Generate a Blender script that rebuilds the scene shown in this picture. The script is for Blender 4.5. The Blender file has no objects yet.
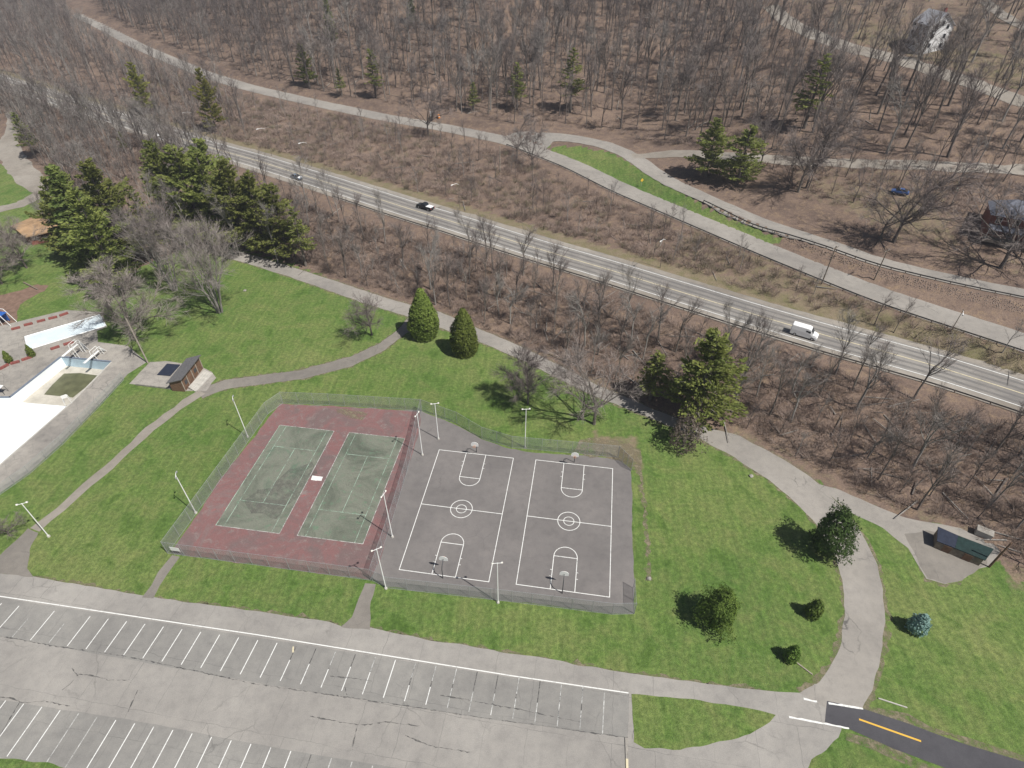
import bpy, bmesh, math, random
import numpy as np
from mathutils import Vector, Matrix
R = math.radians
random.seed(7); rng = np.random.default_rng(7)
S = bpy.context.scene
COL = S.collection

# ------------------------------------------------------------------ camera, sky, sun, exposure
F, PITCH, ROLL, CAMH = 590.18, 0.69835, 0.0076, 79.92
right = np.array([1., 0, 0]); fwd = np.array([0, math.cos(PITCH), -math.sin(PITCH)]); up = np.array([0, math.sin(PITCH), math.cos(PITCH)])
cr, sr = math.cos(ROLL), math.sin(ROLL)
RV, UV = cr*right + sr*up, -sr*right + cr*up
cd = bpy.data.cameras.new('camera'); cam = bpy.data.objects.new('camera', cd); COL.objects.link(cam)
cd.sensor_fit = 'HORIZONTAL'; cd.sensor_width = 36; cd.lens = 36*F/1024; cd.clip_end = 4000; cd.clip_start = 1
M = Matrix(((RV[0], UV[0], -fwd[0], 0), (RV[1], UV[1], -fwd[1], 0), (RV[2], UV[2], -fwd[2], CAMH), (0, 0, 0, 1)))
cam.matrix_world = M; S.camera = cam
SUN_EL, SUN_AZ = R(55.5), R(-35)                # azimuth measured from +X, counter-clockwise
sdir = Vector((math.cos(SUN_EL)*math.cos(SUN_AZ), math.cos(SUN_EL)*math.sin(SUN_AZ), math.sin(SUN_EL)))
sl = bpy.data.lights.new('sun', 'SUN'); sl.energy = 5.0; sl.angle = R(0.5); sl.color = (1, 0.965, 0.91)
so = bpy.data.objects.new('sun', sl); COL.objects.link(so); so.rotation_euler = sdir.to_track_quat('Z', 'Y').to_euler(); so.location = (60, -40, 150)
W = bpy.data.worlds.new('World'); S.world = W; W.use_nodes = True
wn = W.node_tree.nodes; bg = wn['Background']; sk = wn.new('ShaderNodeTexSky'); sk.sky_type = 'NISHITA'; sk.sun_disc = False
sk.sun_elevation = SUN_EL; sk.sun_rotation = R(90) - SUN_AZ; sk.air_density = 1.0; sk.dust_density = 1.5
W.node_tree.links.new(sk.outputs[0], bg.inputs[0]); bg.inputs[1].default_value = 0.05
S.view_settings.view_transform = 'Standard'; S.view_settings.look = 'None'; S.view_settings.gamma = 1; S.view_settings.use_curve_mapping = False
S.view_settings.exposure = 0.14

# ------------------------------------------------------------------ terrain height
ET = np.array([0.81, -0.587]); ET /= np.linalg.norm(ET); ES = np.array([-ET[1], ET[0]])
def ray(px, py): return (px-512)/F*RV + (384-py)/F*UV + fwd
def flat(px, py, z=0):
    d = ray(px, py); k = (z-CAMH)/d[2]; return d[0]*k, d[1]*k
def project(x, y, z):
    d = np.array([x, y, z-CAMH]); w = d@fwd; return 512+F*(d@RV)/w, 384-F*(d@UV)/w
ZB, ZC, ZD = 6.0, 8.5, 10.5
PX_A = [(120, 205), (205, 236), (256, 249), (330, 274), (400, 302), (440, 313), (480, 330), (520, 346), (560, 365), (600, 386), (650, 407), (700, 424), (740, 434), (790, 461), (830, 485), (870, 500), (900, 515), (950, 522), (1000, 560), (1060, 600)]
PX_B = [(125, 121), (200, 145), (256, 160.5), (336, 185.5), (406, 208), (461, 224.5), (512, 241), (544.5, 251), (609.5, 270), (672, 289.5), (762, 317), (830, 337), (928, 364), (973, 378), (1023, 394), (1100, 420)]
PX_C = [(92, 22), (112, 32), (140, 47), (175, 62), (207, 75), (250, 88), (320, 104), (384, 117.5), (446, 128), (512, 141.5), (575, 166), (622, 189.5), (690, 218), (768, 251), (830, 276), (886, 298), (960, 322), (1023, 342), (1100, 368)]
PX_D = [(92, 14), (140, 36), (207, 64), (256, 80), (384, 106), (446, 116), (512, 128), (587, 138), (622, 151), (652, 172), (687, 191), (727, 210), (768, 225), (830, 245), (880, 262), (950, 279), (1023, 294), (1100, 310)]
def st_curve(px, z):
    p = np.array([flat(a, b, z) for a, b in px]); t = p@ET; s = p@ES; o = np.argsort(t); return t[o], s[o]
CA, CB, CC, CD = st_curve(PX_A, 0), st_curve(PX_B, ZB), st_curve(PX_C, ZC), st_curve(PX_D, ZD)
def smooth_curve(c, n=400, k=9):
    t = np.linspace(c[0][0], c[0][-1], n); s = np.interp(t, *c); ker = np.ones(k)/k
    s2 = np.convolve(np.pad(s, k//2, mode='edge'), ker, mode='valid'); s2[:k] = s[:k]; s2[-k:] = s[-k:]
    return t, s2
CA, CB, CC, CD = map(smooth_curve, (CA, CB, CC, CD))
def ext(t, c):
    v = np.interp(t, *c)
    m0 = (c[1][20]-c[1][0])/(c[0][20]-c[0][0]); m1 = (c[1][-1]-c[1][-40])/(c[0][-1]-c[0][-40])
    m0 = float(np.clip(m0, -.2, .2)); m1 = float(np.clip(m1, -.02, .02))
    return v + np.where(t < c[0][0], (t-c[0][0])*m0, 0) + np.where(t > c[0][-1], (t-c[0][-1])*m1, 0)
def sstep(a, b, v):
    u = np.clip((v-a)/np.maximum(b-a, .5), 0, 1); return u*u*(3-2*u)
def hz(x, y):
    x = np.asarray(x, float); y = np.asarray(y, float)
    t = x*ET[0]+y*ET[1]; s = x*ES[0]+y*ES[1]
    a, b, c, d = ext(t, CA), ext(t, CB), ext(t, CC), ext(t, CD)
    b = np.maximum(b, a+16); c = np.maximum(c, b+15.5); d = np.maximum(d, c+1.0)
    z = ZB*sstep(a+1.5, b-8.5, s) + (ZC-ZB)*sstep(b+8.3, c-5.5, s) + (ZD-ZC)*sstep(c+5, np.maximum(d-4, c+8), s)
    u = np.maximum(s-d-6, 0)
    flat_len = 26*sstep(40, 85, t)                       # gentler yards on the right-hand side
    u2 = np.maximum(u-flat_len, 0)
    hill = 0.10*np.minimum(u, 60) + 0.40*u2*u2/(u2+18)
    hill = np.where(hill > 50, 50+18*(1-np.exp(-(hill-50)/30)), hill)
    far = sstep(-190, -420, t)
    return z + hill*(1-.35*far)
def P(px, py):
    d = ray(px, py); k = 40.0; step = 4.0
    ks = np.arange(40, 1600, 3.0); X = d[0]*ks; Y = d[1]*ks; Z = CAMH+d[2]*ks
    below = np.nonzero(Z < hz(X, Y))[0]
    if len(below) == 0: i = len(ks)-1
    else: i = below[0]
    lo, hi = ks[max(i-1, 0)], ks[i]
    for _ in range(14):
        m = (lo+hi)/2
        if CAMH+d[2]*m < hz(d[0]*m, d[1]*m): hi = m
        else: lo = m
    return Vector((d[0]*hi, d[1]*hi, float(hz(d[0]*hi, d[1]*hi))))
def height_to(base, ytop):
    """height of an upright thing on base whose top shows at image row ytop"""
    lo, hi = .2, 60
    for _ in range(30):
        m = (lo+hi)/2
        if project(base[0], base[1], base[2]+m)[1] > ytop: lo = m
        else: hi = m
    return lo
def ground(x, y): return float(hz(x, y))

# ------------------------------------------------------------------ materials
MATS = {}
def nodes_of(name, rough=.9):
    m = bpy.data.materials.new(name); m.use_nodes = True; nt = m.node_tree; b = nt.nodes['Principled BSDF']
    b.inputs['Roughness'].default_value = rough; b.inputs['Specular IOR Level'].default_value = .25
    MATS[name] = m; return m, nt, b
class NB:
    def __init__(s, nt): s.nt = nt
    def n(s, t, **k):
        x = s.nt.nodes.new(t)
        for a, v in k.items(): setattr(x, a, v)
        return x
    def l(s, a, b): s.nt.links.new(a, b)
    def coord(s, kind='Position'):
        if kind == 'Position': return s.n('ShaderNodeNewGeometry').outputs['Position']
        return s.n('ShaderNodeTexCoord').outputs[kind]
    def noise(s, vec, scale, detail=4, rough=.6, dist=0):
        x = s.n('ShaderNodeTexNoise'); x.inputs['Scale'].default_value = scale; x.inputs['Detail'].default_value = detail
        x.inputs['Roughness'].default_value = rough; x.inputs['Distortion'].default_value = dist
        s.l(vec, x.inputs['Vector']); return x.outputs['Fac']
    def ramp(s, fac, stops, interp='LINEAR'):
        x = s.n('ShaderNodeValToRGB'); x.color_ramp.interpolation = interp; e = x.color_ramp.elements
        while len(e) < len(stops): e.new(.5)
        for i, (p, c) in enumerate(stops):
            e[i].position = p; e[i].color = (c, c, c, 1) if not hasattr(c, '__len__') else (*c, 1)
        s.l(fac, x.inputs[0]); return x.outputs[0]
    def mix(s, fac, a, b, mode='MIX'):
        x = s.n('ShaderNodeMix'); x.data_type = 'RGBA'; x.blend_type = mode; x.clamp_factor = True
        for v, i in ((fac, 0), (a, 6), (b, 7)):
            if hasattr(v, 'is_linked') or hasattr(v, 'links'): s.l(v, x.inputs[i])
            elif i == 0: x.inputs[0].default_value = v
            else: x.inputs[i].default_value = (*v, 1) if len(v) == 3 else v
        return x.outputs[2]
    def math(s, op, a, b=0.):
        x = s.n('ShaderNodeMath'); x.operation = op
        for v, i in ((a, 0), (b, 1)):
            if hasattr(v, 'links'): s.l(v, x.inputs[i])
            else: x.inputs[i].default_value = v
        return x.outputs[0]
    def mapping(s, vec, loc=(0, 0, 0), rot=(0, 0, 0), scale=(1, 1, 1)):
        x = s.n('ShaderNodeMapping'); x.inputs['Location'].default_value = loc; x.inputs['Rotation'].default_value = rot; x.inputs['Scale'].default_value = scale
        s.l(vec, x.inputs['Vector']); return x.outputs[0]
    def bump(s, h, b, strength=.3, dist=.05):
        x = s.n('ShaderNodeBump'); x.inputs['Strength'].default_value = strength; x.inputs['Distance'].default_value = dist
        s.l(h, x.inputs['Height']); s.l(x.outputs[0], b.inputs['Normal'])
def plain(name, col, rough=.7, var=.25, scale=3., metal=0, objvar=0., coord='Position'):
    m, nt, b = nodes_of(name, rough); k = NB(nt); v = k.noise(k.coord(coord), scale, 5)
    lo = tuple(c*(1-var) for c in col); hi = tuple(min(1, c*(1+var)) for c in col)
    c = k.ramp(v, [(.3, lo), (.7, hi)])
    if objvar:
        oi = k.n('ShaderNodeObjectInfo'); h = k.n('ShaderNodeHueSaturation'); k.l(c, h.inputs['Color'])
        k.l(k.math('ADD', k.math('MULTIPLY', oi.outputs['Random'], objvar*2), 1-objvar), h.inputs['Value'])
        k.l(k.math('ADD', k.math('MULTIPLY', oi.outputs['Random'], .03), .485), h.inputs['Hue']); c = h.outputs[0]
    k.l(c, b.inputs['Base Color']); b.inputs['Metallic'].default_value = metal
    return m

def grass_chain(k, p):
    n1 = k.noise(p, .035, 5, .62); n2 = k.noise(p, .22, 5, .65, .6); n3 = k.noise(p, 1.6, 4, .7); n4 = k.noise(p, 7, 3, .7)
    c = k.ramp(n1, [(.32, (0.085, 0.160, 0.037)), (.5, (0.116, 0.187, 0.047)), (.68, (0.160, 0.211, 0.067))])
    c = k.mix(k.ramp(n2, [(.42, 0.), (.70, .5)]), c, (0.207, 0.207, 0.089))
    c = k.mix(k.ramp(n2, [(.3, .75), (.45, 0.)]), c, (0.065, 0.123, 0.023))
    c = k.mix(.9, c, k.ramp(n3, [(.3, (.55, .58, .5)), (.5, (.9, .9, .88)), (.7, (1.35, 1.28, 1.25))]), 'MULTIPLY')
    n5 = k.noise(k.mapping(p, rot=(0, 0, R(-4)), scale=(1.5, .16, 1)), 1.0, 5, .75)
    c = k.mix(.8, c, k.ramp(n5, [(.32, (.76, .80, .72)), (.5, (.98, .98, .98)), (.68, (1.22, 1.18, 1.14))]), 'MULTIPLY')
    c = k.mix(.7, c, k.ramp(n4, [(.32, (.58, .6, .55)), (.68, (1.36, 1.33, 1.3))]), 'MULTIPLY')
    # faint mowing passes
    w = k.n('ShaderNodeTexWave'); w.inputs['Scale'].default_value = .17; w.inputs['Distortion'].default_value = 1.2; w.inputs['Detail'].default_value = 2
    k.l(k.mapping(p, rot=(0, 0, R(8))), w.inputs['Vector'])
    c = k.mix(.5, c, k.ramp(w.outputs['Fac'], [(.2, (.9, .91, .9)), (.8, (1.06, 1.05, 1.04))]), 'MULTIPLY')
    return c, n4
def litter_chain(k, p):
    n1 = k.noise(p, .06, 5, .65, .5); n2 = k.noise(p, .55, 5, .7, .8); n3 = k.noise(p, 3.5, 4, .75)
    c = k.ramp(n1, [(.3, (0.132, 0.096, 0.080)), (.5, (0.183, 0.132, 0.106)), (.7, (0.236, 0.173, 0.135))])
    c = k.mix(k.ramp(n2, [(.5, 0.), (.7, .8)]), c, (0.277, 0.200, 0.132))
    c = k.mix(k.ramp(n2, [(.28, .8), (.46, 0.)]), c, (0.088, 0.064, 0.053))
    c = k.mix(.85, c, k.ramp(n3, [(.3, (.5, .5, .52)), (.7, (1.3, 1.28, 1.22))]), 'MULTIPLY')
    return c, n3
# ground: grass in the park, leaf litter in the woods, dry verge grass between (per-vertex land cover)
m, nt, b = nodes_of('ground', .95); k = NB(nt); p = k.coord()
g, gh = grass_chain(k, p); lt, lh = litter_chain(k, p)
at = k.n('ShaderNodeAttribute'); at.attribute_name = 'litter'; av = k.n('ShaderNodeAttribute'); av.attribute_name = 'verge'
edge = k.noise(p, .5, 5, .7)
f1 = k.ramp(k.math('ADD', at.outputs['Fac'], k.math('MULTIPLY', k.math('SUBTRACT', edge, .5), 1.1)), [(.38, 0.), (.62, 1.)])
f2 = k.ramp(k.math('ADD', av.outputs['Fac'], k.math('MULTIPLY', k.math('SUBTRACT', edge, .5), 1.4)), [(.35, 0.), (.75, 1.)])
vg = k.ramp(k.noise(p, .35, 5, .7), [(.3, (.150, .145, .065)), (.5, (.205, .170, .105)), (.72, (.255, .200, .140))])
vg = k.mix(.8, vg, k.ramp(lh, [(.3, (.6, .6, .6)), (.7, (1.2, 1.2, 1.2))]), 'MULTIPLY')
c = k.mix(f2, k.mix(f1, g, lt), vg); k.l(c, b.inputs['Base Color']); k.bump(gh, b, .6, .12)
# worn asphalt of several ages
def asphalt(name, base, dark, light, crack=.6, grid=None, rot=0, patch=.55):
    m, nt, b = nodes_of(name, .88); k = NB(nt); p = k.coord()
    n1 = k.noise(p, .07, 5, .6, .4); n2 = k.noise(p, .7, 5, .7); n3 = k.noise(p, 9, 3, .7)
    c = k.ramp(n1, [(.3, dark), (.5, base), (.7, light)])
    c = k.mix(patch, c, k.ramp(n2, [(.3, (.72, .72, .73)), (.5, (.97, .97, .97)), (.7, (1.13, 1.12, 1.1))]), 'MULTIPLY')
    c = k.mix(.6, c, k.ramp(n3, [(.3, (.78, .78, .78)), (.7, (1.15, 1.15, 1.15))]), 'MULTIPLY')
    d = k.n('ShaderNodeVectorMath'); d.operation = 'ADD'
    nn = k.n('ShaderNodeTexNoise'); nn.inputs['Scale'].default_value = .5; nn.inputs['Detail'].default_value = 5; k.l(p, nn.inputs['Vector'])
    sc = k.n('ShaderNodeVectorMath'); sc.operation = 'SCALE'; sc.inputs['Scale'].default_value = 1.5; k.l(nn.outputs['Color'], sc.inputs[0])
    k.l(p, d.inputs[0]); k.l(sc.outputs[0], d.inputs[1])
    v = k.n('ShaderNodeTexVoronoi'); v.feature = 'DISTANCE_TO_EDGE'; v.inputs['Scale'].default_value = .16; k.l(d.outputs[0], v.inputs['Vector'])
    cm = k.ramp(v.outputs['Distance'], [(.004, 1.), (.012, 0.)])
    cm = k.math('MULTIPLY', cm, k.ramp(k.noise(p,   .12, 3), [(.5, 0.), (.66, crack)]))
    c = k.mix(cm, c, (.06, .06, .058))
    if grid:
        br = k.n('ShaderNodeTexBrick'); br.offset = .37; br.inputs['Scale'].default_value = 1; br.inputs['Brick Width'].default_value = grid[0]; br.inputs['Row Height'].default_value = grid[1]
        br.inputs['Mortar Size'].default_value = .035; br.inputs['Mortar Smooth'].default_value = .5
        sc2 = k.n('ShaderNodeVectorMath'); sc2.operation = 'SCALE'; sc2.inputs['Scale'].default_value = .7; k.l(nn.outputs['Color'], sc2.inputs[0])
        d2 = k.n('ShaderNodeVectorMath'); d2.operation = 'ADD'; k.l(p, d2.inputs[0]); k.l(sc2.outputs[0], d2.inputs[1])
        k.l(k.mapping(d2.outputs[0], rot=(0, 0, rot)), br.inputs['Vector'])
        c = k.mix(k.math('MULTIPLY', br.outputs['Fac'], k.ramp(k.noise(p, .09, 4), [(.40, .15), (.6, .75)])), c, (.13, .127, .12))
    k.l(c, b.inputs['Base Color']); k.bump(n3, b, .3, .02)
    return m
LOT_ROT = 0.155
asphalt('lot_asphalt', (0.300, 0.283, 0.260), (0.248, 0.234, 0.217), (0.353, 0.333, 0.305), .35, (5.2, 5.8), LOT_ROT)
asphalt('stall_asphalt', (0.249, 0.240, 0.223), (0.208, 0.200, 0.187), (0.295, 0.283, 0.261), .35, (5.2, 5.0), LOT_ROT)
asphalt('road_asphalt', (0.290, 0.269, 0.242), (0.237, 0.220, 0.201), (0.342, 0.317, 0.286), .7)
asphalt('path_asphalt', (0.211, 0.193, 0.170), (0.174, 0.159, 0.143), (0.258, 0.236, 0.208), .4)
asphalt('court_asphalt', (0.178, 0.165, 0.158), (0.152, 0.141, 0.136), (0.211, 0.194, 0.184), .25)
asphalt('new_asphalt', (0.072, 0.070, 0.077), (0.060, 0.058, 0.066), (0.086, 0.084, 0.091), .15)
asphalt('highway_asphalt', (0.248, 0.231, 0.212), (0.200, 0.187, 0.176), (0.294, 0.277, 0.255), .4)
asphalt('deck_concrete', (0.316, 0.293, 0.262), (0.232, 0.217, 0.198), (0.379, 0.353, 0.316), .6, (3, 3), -.6, .95)
asphalt('gravel', (0.285, 0.257, 0.222), (0.221, 0.195, 0.163), (0.347, 0.317, 0.277), .1)
def worn(name, col, thr=.4, soft=.12, scale=1.6, rough=.7):
    m, nt, b = nodes_of(name, rough); k = NB(nt); p = k.coord(); b.inputs['Base Color'].default_value = (*col, 1)
    k.l(k.ramp(k.noise(p, scale, 6, .75), [(thr-soft, 0.), (thr+soft, 1.)]), b.inputs['Alpha']); return m
worn('white_paint', (.74, .74, .71), .33, .14, 2.2); worn('white_paint_worn', (.60, .60, .57), .47, .14, 1.0)
worn('tennis_paint', (.44, .60, .48), .47, .14, .7); worn('yellow_paint', (.70, .42, .06), .3, .1); worn('pale_yellow_paint', (.62, .55, .38), .35, .12)
worn('tar', (.095, .093, .09), .5, .12, 1.3); worn('dirt_worn', (.215, .185, .125), .5, .12, .9, .95)
# tennis surfaces
m, nt, b = nodes_of('tennis_red', .85); k = NB(nt); p = k.coord(); n1 = k.noise(p, .13, 7, .72, 1.0); n2 = k.noise(p, .8, 6, .78, .6); n3 = k.noise(p, 5, 4, .75)
c = k.ramp(n1, [(.30, (0.141, 0.112, 0.107)), (.44, (0.173, 0.116, 0.113)), (.54, (0.211, 0.109, 0.106)), (.62, (0.193, 0.137, 0.132)), (.72, (0.310, 0.096, 0.093))])
c = k.mix(k.ramp(n2, [(.54, 0.), (.66, .8)]), c, (0.230, 0.196, 0.182)); c = k.mix(k.ramp(n2, [(.30, .7), (.42, 0.)]), c, (0.117, 0.089, 0.088)); c = k.mix(.7, c, k.ramp(n3, [(.3, (.72, .72, .72)), (.7, (1.25, 1.22, 1.2))]), 'MULTIPLY'); k.l(c, b.inputs['Base Color'])
m, nt, b = nodes_of('tennis_green', .85); k = NB(nt); p = k.coord(); n1 = k.noise(p, .12, 7, .72, .9); n2 = k.noise(p, .9, 6, .78, .6); n3 = k.noise(p, 5, 4, .75)
c = k.ramp(n1, [(.3, (0.093, 0.106, 0.082)), (.43, (0.140, 0.152, 0.119)), (.53, (0.186, 0.194, 0.155)), (.62, (0.130, 0.159, 0.119)), (.72, (0.110, 0.181, 0.116))])
c = k.mix(k.ramp(n2, [(.54, 0.), (.68, .8)]), c, (0.121, 0.201, 0.129)); c = k.mix(k.ramp(n2, [(.29, .7), (.43, 0.)]), c, (0.079, 0.088, 0.071)); c = k.mix(.7, c, k.ramp(n3, [(.3, (.72, .72, .72)), (.7, (1.22, 1.22, 1.22))]), 'MULTIPLY'); k.l(c, b.inputs['Base Color'])
# plants
plain('bark', (.150, .130, .115), .9, .35, 1.2, objvar=.25, coord='Object'); plain('pale_bark', (.26, .24, .22), .9, .3, 1.2, objvar=.2, coord='Object')
plain('twig', (.235, .200, .185), .9, .28, .6, objvar=.22, coord='Object'); plain('pale_twig', (.235, .212, .195), .9, .25, .6, objvar=.2, coord='Object')
plain('brush_twig', (.265, .205, .172), .9, .45, .09); plain('brush_olive', (.20, .175, .115), .9, .4, .12)
def foliage(name, a, bcol, sc=.5):
    m, nt, b = nodes_of(name, .75); k = NB(nt); p = k.coord('Object'); n = k.noise(p, sc, 4, .7); n2 = k.noise(p, 4, 3, .7)
    c = k.ramp(n, [(.3, a), (.7, bcol)]); c = k.mix(.7, c, k.ramp(n2, [(.3, (.55, .55, .55)), (.7, (1.35, 1.35, 1.3))]), 'MULTIPLY')
    oi = k.n('ShaderNodeObjectInfo'); h = k.n('ShaderNodeHueSaturation'); k.l(c, h.inputs['Color'])
    k.l(k.math('ADD', k.math('MULTIPLY', oi.outputs['Random'], .4), .8), h.inputs['Value']); k.l(k.math('ADD', k.math('MULTIPLY', oi.outputs['Random'], .02), .497), h.inputs['Hue'])
    k.l(h.outputs[0], b.inputs['Base Color'])
    tr = k.n('ShaderNodeBsdfTranslucent'); k.l(h.outputs[0], tr.inputs[0]); mx = k.n('ShaderNodeMixShader'); mx.inputs[0].default_value = .42
    out = nt.nodes['Material Output']; k.l(b.outputs[0], mx.inputs[1]); k.l(tr.outputs[0], mx.inputs[2]); k.l(mx.outputs[0], out.inputs[0]); return m
foliage('pine_needles', (0.153, 0.192, 0.052), (0.329, 0.338, 0.096)); foliage('spruce_needles', (0.112, 0.158, 0.046), (0.262, 0.276, 0.079))
foliage('yellow_needles', (0.184, 0.192, 0.046), (0.345, 0.320, 0.081)); foliage('arborvitae_leaf', (0.144, 0.192, 0.039), (0.253, 0.301, 0.069)); foliage('dark_leaf', (.050, .100, .028), (.140, .210, .060))
foliage('olive_leaf', (0.102, 0.162, 0.033), (0.239, 0.315, 0.068)); foliage('blue_needles', (0.189, 0.306, 0.285), (0.435, 0.612, 0.555)); foliage('purple_twig', (.15, .12, .105), (.24, .19, .165))
# built things
plain('white_metal', (.80, .80, .78), .45, .05); plain('grey_metal', (.36, .37, .38), .5, .12, metal=.3); plain('dark_metal', (.06, .062, .066), .55, .2); plain('rail_metal', (.12, .118, .115), .6, .3, .8)
plain('old_wood', (.20, .165, .13), .85, .3, 2); plain('weathered_wood', (.34, .30, .25), .85, .2, 2); plain('brown_wood', (.16, .095, .062), .8, .3, 2)
plain('pool_white', (.82, .85, .86), .6, .04, .5); plain('pool_blue', (.45, .58, .66), .6, .12, .5); plain('basin_white', (.62, .70, .74), .6, .10, .3); plain('navy_roof', (.022, .028, .048), .8, .2, 2); plain('pool_rim', (.16, .19, .24), .7, .2); plain('pool_floor', (.46, .43, .37), .8, .18, .6)
plain('algae_water', (.115, .118, .062), .35, .3, .5); plain('red_brick', (.24, .080, .068), .85, .3, 3); plain('pale_concrete', (.46, .44, .40), .85, .15, 1.2)
plain('grey_shingle', (.135, .132, .135), .85, .25, 3); plain('tan_roof', (.36, .235, .135), .85, .28, .5); plain('green_roof', (.012, .030, .028), .8, .3, 1.5); plain('slate_roof', (.155, .165, .20), .8, .25, 1.5)
plain('light_shingle', (.36, .36, .38), .85, .2, 2); plain('white_siding', (.80, .80, .80), .7, .05, 2); plain('brick_wall', (.22, .085, .065), .85, .25, 4); plain('glass_dark', (.02, .025, .032), .12, .2)
plain('car_white', (.82, .82, .82), .25, .02); plain('car_black', (.025, .027, .03), .3, .2); plain('car_blue', (.16, .20, .26), .3, .1); plain('car_deep_blue', (.05, .10, .26), .3, .1); plain('tyre', (.02, .02, .02), .9, .2); plain('rim_metal', (.45, .45, .46), .35, .1, metal=.6)
plain('lens', (.75, .72, .65), .2, .05); plain('tail_red', (.45, .02, .02), .3, .05); plain('slide_blue', (.03, .12, .42), .4, .1); plain('orange_plastic', (.75, .26, .04), .5, .1); plain('yellow_post', (.72, .47, .05), .5, .1)
plain('bare_soil', (.19, .125, .095), .95, .3, .8); plain('straw', (.34, .26, .16), .95, .35, .9); plain('red_gravel', (.25, .20, .17), .95, .4, 1.1); plain('stone', (.30, .28, .25), .9, .3, 2)
# chain-link: thin diagonal wires with open cells
def chain(name, col):
    m, nt, b = nodes_of(name, .5); k = NB(nt); u = k.n('ShaderNodeUVMap').outputs[0]; b.inputs['Base Color'].default_value = (*col, 1); b.inputs['Metallic'].default_value = .3
    outs = []
    for a in (45, -45):
        w = k.n('ShaderNodeTexWave'); w.wave_profile = 'TRI'; w.inputs['Scale'].default_value = 1.6
        k.l(k.mapping(u, rot=(0, 0, R(a))), w.inputs['Vector']); outs.append(k.ramp(w.outputs['Fac'], [(.80, 0.), (.86, 1.)]))
    k.l(k.math('MAXIMUM', *outs), b.inputs['Alpha']); return m
chain('chain_link', (.40, .42, .42)); chain('chain_link_dark', (.10, .105, .11))
MT = MATS

# ------------------------------------------------------------------ object helpers
def tag(o, label=None, cat=None, group=None, kind=None):
    if label: o['label'] = label
    if cat: o['category'] = cat
    if group: o['group'] = group
    if kind: o['kind'] = kind
    return o
def empty(name, loc, label, cat, group=None, rz=0, scale=1):
    o = bpy.data.objects.new(name, None); COL.objects.link(o); o.location = loc; o.rotation_euler = (0, 0, rz); o.empty_display_size = .3
    if scale != 1: o.scale = (scale,)*3
    return tag(o, label, cat, group)
def link(name, me, mat, parent=None, kind=None, loc=None):
    if mat is not None: me.materials.append(MT[mat])
    o = bpy.data.objects.new(name, me); COL.objects.link(o)
    if parent: o.parent = parent
    if kind: o['kind'] = kind
    if loc is not None: o.location = loc
    return o
class MB:
    def __init__(s): s.v = []; s.f = []
    def add(s, v, f):
        o = len(s.v); s.v += [tuple(a) for a in v]; s.f += [tuple(i+o for i in q) for q in f]; return s
    def box(s, c, d, rz=0, bev=0):
        x, y, z = d[0]/2, d[1]/2, d[2]/2; cs, sn = math.cos(rz), math.sin(rz)
        pts = [(-x, -y, -z), (x, -y, -z), (x, y, -z), (-x, y, -z), (-x, -y, z), (x, -y, z), (x, y, z), (-x, y, z)]
        return s.add([(c[0]+a*cs-b*sn, c[1]+a*sn+b*cs, c[2]+e) for a, b, e in pts], [(0, 3, 2, 1), (4, 5, 6, 7), (0, 1, 5, 4), (1, 2, 6, 5), (2, 3, 7, 6), (3, 0, 4, 7)])
    def tube(s, p, q, r0, r1=None, n=6, cap=True):
        r1 = r0 if r1 is None else r1; p, q = Vector(p), Vector(q); d = (q-p)
        if d.length < 1e-6: return s
        d.normalize(); a = d.orthogonal().normalized(); b = d.cross(a); v = []
        for c, r in ((p, r0), (q, r1)):
            for i in range(n):
                w = 2*math.pi*i/n; v.append(c+a*math.cos(w)*r+b*math.sin(w)*r)
        f = [(i, (i+1) % n, n+(i+1) % n, n+i) for i in range(n)]
        if cap: f += [tuple(range(n))[::-1], tuple(range(n, 2*n))]
        return s.add(v, f)
    def quadsheet(s, pts): return s.add(pts, [tuple(range(len(pts)))])
    def prism(s, poly, z0, z1):
        n = len(poly); v = [(x, y, z0) for x, y in poly]+[(x, y, z1) for x, y in poly]
        return s.add(v, [tuple(range(n))[::-1], tuple(range(n, 2*n))]+[(i, (i+1) % n, n+(i+1) % n, n+i) for i in range(n)])
    def mesh(s, name):
        me = bpy.data.meshes.new(name); me.from_pydata(s.v, [], s.f); me.update(); return me
    def build(s, name, mat, parent=None, kind=None, loc=None, bevel=0, smooth=False):
        me = s.mesh(name)
        if bevel or smooth:
            bm = bmesh.new(); bm.from_mesh(me)
            bmesh.ops.recalc_face_normals(bm, faces=bm.faces)
            if bevel: bmesh.ops.bevel(bm, geom=[e for e in bm.edges if len(e.link_faces) == 2 and e.calc_face_angle(0) > .5], offset=bevel, segments=2, affect='EDGES', clamp_overlap=True)
            if smooth:
                for f in bm.faces: f.smooth = True
            bm.to_mesh(me); bm.free()
        return link(name, me, mat, parent, kind, loc)
def np_mesh(name, verts, tris_or_quads):
    me = bpy.data.meshes.new(name); v = np.asarray(verts, np.float32); f = np.asarray(tris_or_quads, np.int32); n, k = f.shape
    me.vertices.add(len(v)); me.vertices.foreach_set('co', v.ravel()); me.loops.add(n*k); me.loops.foreach_set('vertex_index', f.ravel())
    me.polygons.add(n); me.polygons.foreach_set('loop_start', np.arange(0, n*k, k, dtype=np.int32)); me.update(calc_edges=True); me.validate(); return me
def inpoly(x, y, poly):
    x = np.asarray(x); y = np.asarray(y); r = np.zeros(x.shape, bool); n = len(poly); j = n-1
    for i in range(n):
        xi, yi = poly[i]; xj, yj = poly[j]
        c = ((yi > y) != (yj > y)) & (x < (xj-xi)*(y-yi)/((yj-yi) if yj != yi else 1e-9)+xi); r ^= c; j = i
    return r
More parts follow.
